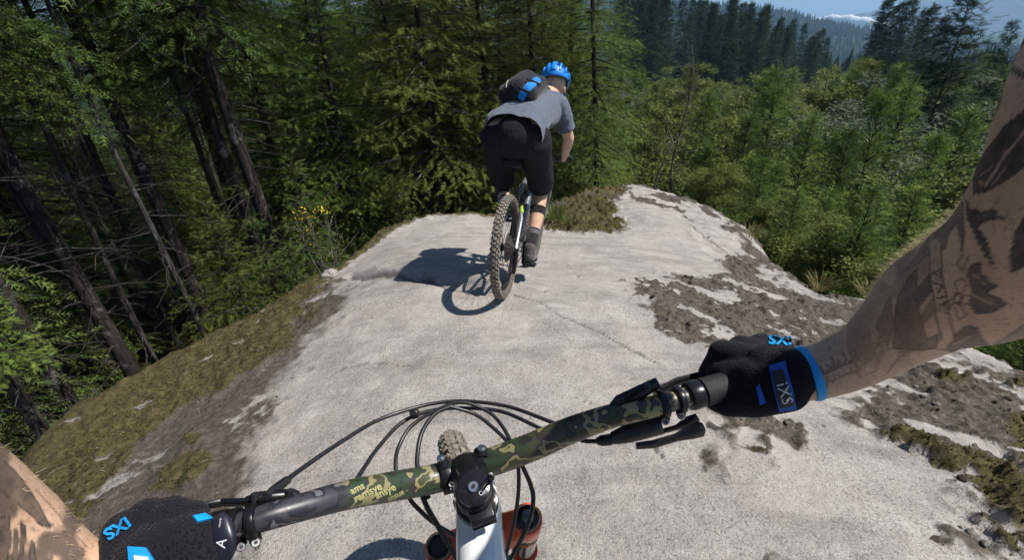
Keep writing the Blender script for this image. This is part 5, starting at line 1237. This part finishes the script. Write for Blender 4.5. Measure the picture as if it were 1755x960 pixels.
# clothes
blob('shirt', [(ch+Vector((-.09, 0, 0)), .128, hp_+Vector((-.06, 0, .08)), .122), (ch+Vector((.09, 0, 0)), .128, hp_+Vector((.06, 0, .08)), .122), (RSH, .070, ch+Vector((.1, 0, .1)), .09), (LSH, .070, ch+Vector((-.1, 0, .1)), .09)], .016, SHORTS, me_, 3)
blob('shorts', [(hp_+Vector((-.08, 0, 0)), .115, lk.lerp(hp_, .15), .078), (hp_+Vector((.08, 0, 0)), .115, rk.lerp(hp_, .15), .078)], .016, SHORTS, me_, 3)
# sunlit hair on the forearms
m = NT('fair_hair'); b_ = m.n('ShaderNodeBsdfPrincipled', {'Base Color': (.74, .60, .36), 'Roughness': .35}); t_ = m.n('ShaderNodeBsdfTranslucent', {'Color': (.85, .70, .44)})
x_ = m.n('ShaderNodeMixShader', {0: .5, 1: b_, 2: t_}); m.t.links.new(x_.outputs[0], m.out.inputs[0]); HAIR = m.m
g = np.random.default_rng(3); hv, hf = [], []
def hairs(VV, seg, ring_lo, ring_hi, n, L, tx, upm):
    rings = len(VV)//seg; A = VV.reshape(rings, seg, 3); ctr = A.mean(1)
    for _ in range(n):
        i = int(g.integers(int(rings*ring_lo), int(rings*ring_hi))); j = int(g.integers(0, seg)); p = A[i, j]; nrm = p-ctr[i]; nrm /= np.linalg.norm(nrm)
        if nrm@_UP+.35*nrm@_FW < upm: continue
        tg = ctr[max(i-6, 0)]-ctr[min(i+6, rings-1)]; tg /= np.linalg.norm(tg)+1e-9
        d_ = nrm*g.uniform(.35, .9)+tg*g.uniform(.3, .9)*tx+g.normal(0, .25, 3); d_ /= np.linalg.norm(d_); l_ = L*g.uniform(.5, 1.2); sd2 = np.cross(d_, nrm); sd2 = sd2/(np.linalg.norm(sd2)+1e-9)*.00016
        k = len(hv); e = p+d_*l_*.55; e2 = p+d_*l_+tg*l_*.25
        hv.extend([p-sd2, p+sd2, e+sd2*.8, e-sd2*.8, e2]); hf.append((k, k+1, k+2, k+3)); hf.append((k+3, k+2, k+4, k+4))
hairs(VR, 230, .08, .50, 24000, .009, 1., .80); hairs(VL, 200, .08, .5, 1200, .005, 1., .4)
hq = [f_ for f_ in hf if len(set(f_)) == 4]; ht = [f_[:3] for f_ in hf if len(set(f_)) == 3]
o = obj('arm_hair', npmesh('arm_hair', np.array(hv), [np.array(hq), np.array(ht)], True), HAIR, me_, kind='stuff')

# ---------------------------------------------------------------- gloves
m = NT('glove_mesh'); co = m.objco()
vo = m.n('ShaderNodeTexVoronoi', {'Vector': co, 'Scale': 400.}); hx_ = m.ramp(vo.outputs['Distance'], [(.15, 0), (.5, 1)])
m.bsdf(m.mix(hx_, (.004, .004, .005), (.013, .0125, .017)), .9, 0, m.bump(hx_, .7, .0014), Sheen_Weight=.05, Specular_IOR_Level=.12)
GLOVE = m.m
BLUE = simple('cyan_rubber', (.006, .30, .72), .5, 0, .12, 60)
DBLUE = simple('blue_binding', (.010, .085, .42), .6, 0, .2, 60)
def glove(capsP, name='glove', dy=0):
    return blob(name, [(P(a[0], a[1]+dy, a[2]), a[3], P(b[0], b[1]+dy, b[2]), b[3]) for a, b in capsP], .0028, GLOVE, me_, 3)
GR = glove([((1352, 642, .490, .0285), (1320, 628, .500, .026)), ((1345, 632, .490, .021), (1238, 606, .545, .0165)), ((1350, 628, .490, .020), (1270, 598, .552, .0165)), ((1355, 630, .488, .020), (1304, 594, .548, .016)), ((1360, 640, .488, .020), (1338, 600, .538, .015)),
            ((1238, 606, .545, .0150), (1216, 640, .560, .0135)), ((1270, 598, .552, .0150), (1252, 640, .585, .0135)), ((1304, 594, .548, .0145), (1290, 632, .585, .013)), ((1338, 600, .538, .0135), (1330, 628, .57, .012)),
            ((1216, 640, .560, .0132), (1214, 672, .552, .0120)), ((1252, 640, .585, .0132), (1245, 680, .565, .0120)), ((1290, 632, .585, .0130), (1285, 675, .56, .0120)), ((1330, 628, .57, .012), (1325, 665, .55, .011)),
            ((1345, 668, .490, .024), (1290, 684, .495, .0205)), ((1290, 684, .495, .0205), (1248, 692, .512, .0150)), ((1248, 692, .512, .0150), (1226, 688, .530, .0120)), ((1330, 655, .49, .026), (1262, 655, .52, .024)), ((1300, 650, .50, .026), (1245, 645, .535, .022))])
GLL = glove([((244, 985, .372, .026), (258, 950, .372, .026)), ((226, 975, .372, .0205), (214, 902, .385, .0165)), ((236, 970, .370, .021), (252, 882, .388, .0172)), ((255, 965, .370, .021), (292, 878, .390, .0172)), ((270, 965, .372, .021), (324, 884, .392, .0165)),
             ((214, 902, .385, .0155), (214, 895, .425, .013)), ((252, 882, .388, .0160), (252, 872, .435, .0135)), ((292, 878, .390, .0160), (292, 868, .44, .0135)), ((324, 884, .392, .0155), (332, 878, .44, .0135)),
             ((214, 895, .425, .013), (222, 925, .43, .0115)), ((252, 872, .435, .0135), (258, 905, .44, .0115)), ((292, 868, .44, .0135), (298, 902, .44, .0115)), ((332, 878, .44, .0135), (336, 908, .435, .0115)),
             ((285, 985, .366, .024), (325, 972, .368, .020)), ((325, 972, .368, .020), (350, 945, .374, .0150)), ((350, 945, .374, .0150), (360, 915, .385, .0120)), ((265, 940, .372, .025), (325, 920, .378, .0225))], dy=9)
BR_, BL_ = bvh_of(GR), bvh_of(GLL)
def decal(name, pts, bvh, mat, parent, off=.0012, n=10, thick=.0012):
    """pts: px quad (4 corners) laid as a grid on the glove"""
    a, b, c, d = [Vector((*p, 0)) for p in pts]; V = []; ok = True
    for i in range(n+1):
        for j in range(n+1):
            s, t_ = i/n, j/n; q_ = (a*(1-s)+b*s)*(1-t_)+(d*(1-s)+c*s)*t_
            h = bvh.ray_cast(CAM, ray(q_.x, q_.y).normalized()); V.append((h[0], h[1], q_) if h[0] is not None else (None, None, q_))
    dv = [(proj(v[0])[2]) for v in V if v[0] is not None]
    if not dv: return None
    md = sum(dv)/len(dv); top, bot = [], []
    for p, nn, q_ in V:
        if p is None: p, nn = P(q_.x, q_.y, md), -FW
        top.append(p+nn*(off+thick)); bot.append(p-nn*.0005)
    N = (n+1)**2; F_ = []
    for i in range(n):
        for j in range(n):
            k = i*(n+1)+j; F_ += [(k, k+1, k+n+2, k+n+1), (N+k, N+k+n+1, N+k+n+2, N+k+1)]
    rim = [j for j in range(n+1)]+[i*(n+1)+n for i in range(1, n+1)]+[n*(n+1)+j for j in range(n-1, -1, -1)]+[i*(n+1) for i in range(n-1, 0, -1)]
    for x, y in zip(rim, rim[1:]+rim[:1]): F_.append((x, y, N+y, N+x))
    mb = MB(); mb.add(top+bot, F_); return mb.build(name, mat, parent)
def text_on(name, s, px, py, size, ang, bvh, mat, parent, off=.0026, shear=0., xs=1., fixd=None, bold=.0):
    cu = bpy.data.curves.new('t', 'FONT'); cu.body = s; cu.size = 1; cu.align_x = 'CENTER'; cu.align_y = 'CENTER'; cu.shear = shear; cu.offset = bold; cu.resolution_u = 3
    to = bpy.data.objects.new('t', cu); COL.objects.link(to); dg = bpy.context.evaluated_depsgraph_get(); dg.update()
    me = bpy.data.meshes.new_from_object(to.evaluated_get(dg)); bpy.data.objects.remove(to)
    bm = bmesh.new(); bm.from_mesh(me); bmesh.ops.triangulate(bm, faces=bm.faces)
    for _ in range(2): bmesh.ops.subdivide_edges(bm, edges=[e for e in bm.edges if e.calc_length() > .12], cuts=1)
    ca, sa = math.cos(R(ang)), math.sin(R(ang)); last = None
    for v in bm.verts:
        u, w_ = v.co.x*size*xs, -v.co.y*size; x, y = px+u*ca-w_*sa, py+u*sa+w_*ca
        h = bvh.ray_cast(CAM, ray(x, y).normalized())
        if h[0] is not None: v.co = h[0]+h[1]*off; last = proj(h[0])[2]
        else: v.co = P(x, y, last if last else (fixd or .45))
    bm.to_mesh(me); bm.free(); me.name = name; me.materials.clear(); return obj(name, me, mat, parent)
PALE = simple('pale_print', (.62, .63, .65), .5, 0, .05, 30)
# cuffs, straps and prints
def cuff(c, ax_px, r0, wd, mat, gl):
    ax = (P(*ax_px)-P(*c)).normalized(); mb = MB(); mb.lathe(P(*c)-ax*wd/2, ax, [(0, r0-.001), (.0005, r0+.0012), (wd*.5, r0+.0022), (wd-.0005, r0+.0012), (wd, r0-.001), (wd*.5, r0-.0025)], 40); return mb.build('cuff', mat, gl)
cuff((1386, 640, .490), (1420, 632, .485), .0280, .009, BLUE, GR); cuff((222, 1000, .386), (165, 1008, .375), .030, .010, BLUE, GLL)
decal('wrist_strap', [(1318, 628), (1346, 620), (1364, 700), (1334, 704)], BR_, DBLUE, GR, .001); decal('strap_label', [(1323, 640), (1341, 634), (1358, 692), (1336, 697)], BR_, PLA, GR, .0026)
text_on('strap_print', 'iXS', 1342, 672, 24, 74, BR_, PALE, GR, .0052, xs=1.0)
text_on('back_print', 'iXS', 1337, 583, 23, 184, BR_, BLUE, GR, .0012, xs=1.25, bold=.03)
decal('thumb_binding', [(1296, 664), (1302, 658), (1312, 690), (1302, 694)], BR_, DBLUE, GR, .0006)
text_on('back_print', 'iXS', 203, 906, 27, 148, BL_, BLUE, GLL, .0015, xs=1.3, bold=.03)
decal('wrist_strap', [(222, 938), (252, 940), (280, 985), (226, 985)], BL_, BLUE, GLL, .001); decal('strap_label', [(234, 952), (256, 954), (262, 975), (236, 972)], BL_, PALE, GLL, .0026)
decal('finger_binding', [(330, 888), (350, 884), (362, 892), (338, 897)], BL_, BLUE, GLL, .0010)
rebase(me_, Vector((0, -.4, 0)))
# prints on the bicycle
BV = bvh_of(bar); YEL2 = simple('khaki_print', (.40, .375, .17), .4, 0, .15, 80)
for s_, x, y, a, sz in (('ams', 612, 838, -27, 17), ('ramsye', 630, 845, -27, 19), ('ansye', 660, 843, -27, 18), ('ansue', 678, 850, -27, 14)):
    text_on('handlebar_print', s_, x, y, sz, a, BV, YEL2, bar, .0003, xs=.95, bold=.02)
BT = bvh_of(tc); text_on('cap_print', 'Ol', 826, 846, 11, -20, BT, PALE, tc, .0003)
BP_ = bvh_of(pad); text_on('paddle_mark', 'A', 380, 932, 24, -80, BP_, PALE, pad, .0003); text_on('paddle_mark', 'reverb', 377, 897, 6, -80, BP_, PALE, pad, .0003)
BS = bvh_of(stem); text_on('stem_print', 'S', 775, 835, 20, -20, BS, PALE, stem, .0004, bold=.03); text_on('stem_print', 'S', 842, 819, 20, -20, BS, PALE, stem, .0004, bold=.03)
# ================================================================ small plants at the edge of the ledge
GRASSY = leafmat('dry_grass', (.10, .085, .035), (.20, .17, .07), (.34, .29, .14), .25)
GRASSG = leafmat('green_grass', (.04, .07, .012), (.09, .13, .022), (.17, .21, .05), .3)
def grass(p, n, h, spread, mat, label, seed):
    g = np.random.default_rng(seed); V, Fq, tn = [], [], []
    for i in range(n):
        a = g.uniform(0, 6.28); r_ = spread*math.sqrt(g.random()); b = np.array([math.cos(a)*r_, math.sin(a)*r_, 0]); l_ = h*g.uniform(.5, 1.1)
        d_ = np.array([math.cos(a)*.5+g.normal(0, .2), math.sin(a)*.5+g.normal(0, .2), 1.]); d_ /= np.linalg.norm(d_); sd = np.array([-math.sin(a), math.cos(a), 0])*.0035
        k = len(V); m1 = b+d_*l_*.55; e = b+d_*l_+np.array([math.cos(a), math.sin(a), -.6])*l_*.22
        V += [b-sd, b+sd, m1+sd*.8, m1-sd*.8, e]; Fq += [(k, k+1, k+2), (k, k+2, k+3), (k+3, k+2, k+4)]; tn += [g.random()]*5
    me = npmesh('grass_tuft', np.array(V), np.array(Fq)); set_attr(me, 'tint', np.array(tn))
    o = obj('grass_tuft', me, mat, label=label, cat='grass'); o.location = p; return o
def rockp(px, py):
    h = ROCKBVH.ray_cast(CAM, ray(px, py).normalized()); return h[0] if h[0] is not None else P(px, py, 6)
grass(rockp(1405, 496), 90, .30, .12, GRASSY, 'dry yellow grass tuft on the soil at the right edge of the ledge', 1)
grass(rockp(1490, 506), 70, .26, .14, GRASSY, 'dry grass tuft where the forearm crosses the right rim', 2)
for i, (px, py, n_, h_, lb) in enumerate([(950, 372, 120, .34, 'green grass clump beside the cyclist\'s right knee'), (975, 380, 90, .16, 'low grass on the left of the mossy knoll'), (1010, 384, 80, .13, 'low grass in the middle of the mossy knoll'), (1060, 392, 60, .12, 'short grass at the front foot of the mossy knoll'), (930, 384, 80, .14, 'short grass just right of the cyclist\'s shin'), (1050, 335, 70, .14, 'mossy grass on top of the knoll below the straight trunk'), (1285, 405, 70, .2, 'grass clump at the right flank of the far rock')]):
    grass(rockp(px, py), n_, h_, .16, GRASSG if i in (0, 1, 4) else GRASSY, lb, 10+i)
# the shrub with yellow flowers and pale stems at the left rim
p0 = P(572, 470, 5.9); sh_ = empty('flowering_shrub', p0); tag(sh_, 'thin shrub with pale stems and yellow flowers behind the left rim', 'shrub')
r_ = random.Random(4); mb = MB(); tips = []
for k in range(6):
    a = r_.random()*6.28; pts = [Vector((0, 0, -.9))]
    for j in range(6): pts.append(pts[-1]+Vector((math.cos(a)*.06*r_.uniform(.2, 1.4), math.sin(a)*.05*r_.uniform(.2, 1.4), .30*r_.uniform(.8, 1.1))))
    mb.tube(pts, [.011-.0013*j for j in range(7)], 5); tips += pts[4:]
    for j in (3, 4, 5):
        q_ = pts[j]+Vector((r_.uniform(-.25, .25), r_.uniform(-.25, .25), r_.uniform(.05, .3))); mb.tube([pts[j], q_], [.005, .002], 4); tips.append(q_)
mb.build('stem', BARKP, sh_)
def leafcloud(name, pts, n, s, sz, mat, seed, parent):
    g = np.random.default_rng(seed); C_ = np.array([tuple(p) for p in pts]); k = g.integers(0, len(C_), n); O = C_[k]+g.normal(0, s, (n, 3))
    return obj(name, crown_mesh(name, [place(RHOMB, O, g.normal(0, 1, (n, 3)), g.normal(0, .6, (n, 3))+np.array([0, 0, 1]), sz*g.uniform(.6, 1.3, n), g.random(n))]), mat, parent)
leafcloud('leaves', tips, 300, .10, .035, BROAD, 5, sh_); leafcloud('flowers', sorted(tips, key=lambda t_: -t_.z+abs(t_.x+.12)*2)[:7], 90, .05, .030, YEL, 6, sh_)['kind'] = 'stuff'
# pale stone on the left rim
ico = bmesh.new(); bmesh.ops.create_icosphere(ico, subdivisions=3, radius=1)
for v in ico.verts: n_ = 1+.25*math.sin(v.co.x*4+1)*math.cos(v.co.y*3)+.12*math.sin(v.co.z*7+v.co.x*5); v.co = Vector((v.co.x*.09*n_, v.co.y*.07*n_, v.co.z*.045*n_))
me = bpy.data.meshes.new('stone'); ico.to_mesh(me); ico.free()
for p in me.polygons: p.use_smooth = True
o = obj('stone', me, GRANITE, label='pale loose stone on the left rim near the flowering shrub', cat='stone'); o.location = rockp(566, 474)+Vector((0, 0, .02))
# ================================================================ air
_hz = bpy.data.meshes.new('haze'); _b = MB(); _b.box((0, 3000, -20), (8500, 0, 0), (0, 8500, 0), (0, 0, 420)); 
m = NT('haze'); v = m.n('ShaderNodeVolumePrincipled', {'Color': (.42, .66, .98), 'Density': .00020, 'Anisotropy': .25}); m.t.links.new(v.outputs[0], m.out.inputs['Volume'])
_b.build('haze', m.m, kind='stuff', label='pale blue air between the ledge and the far hills', cat='haze')
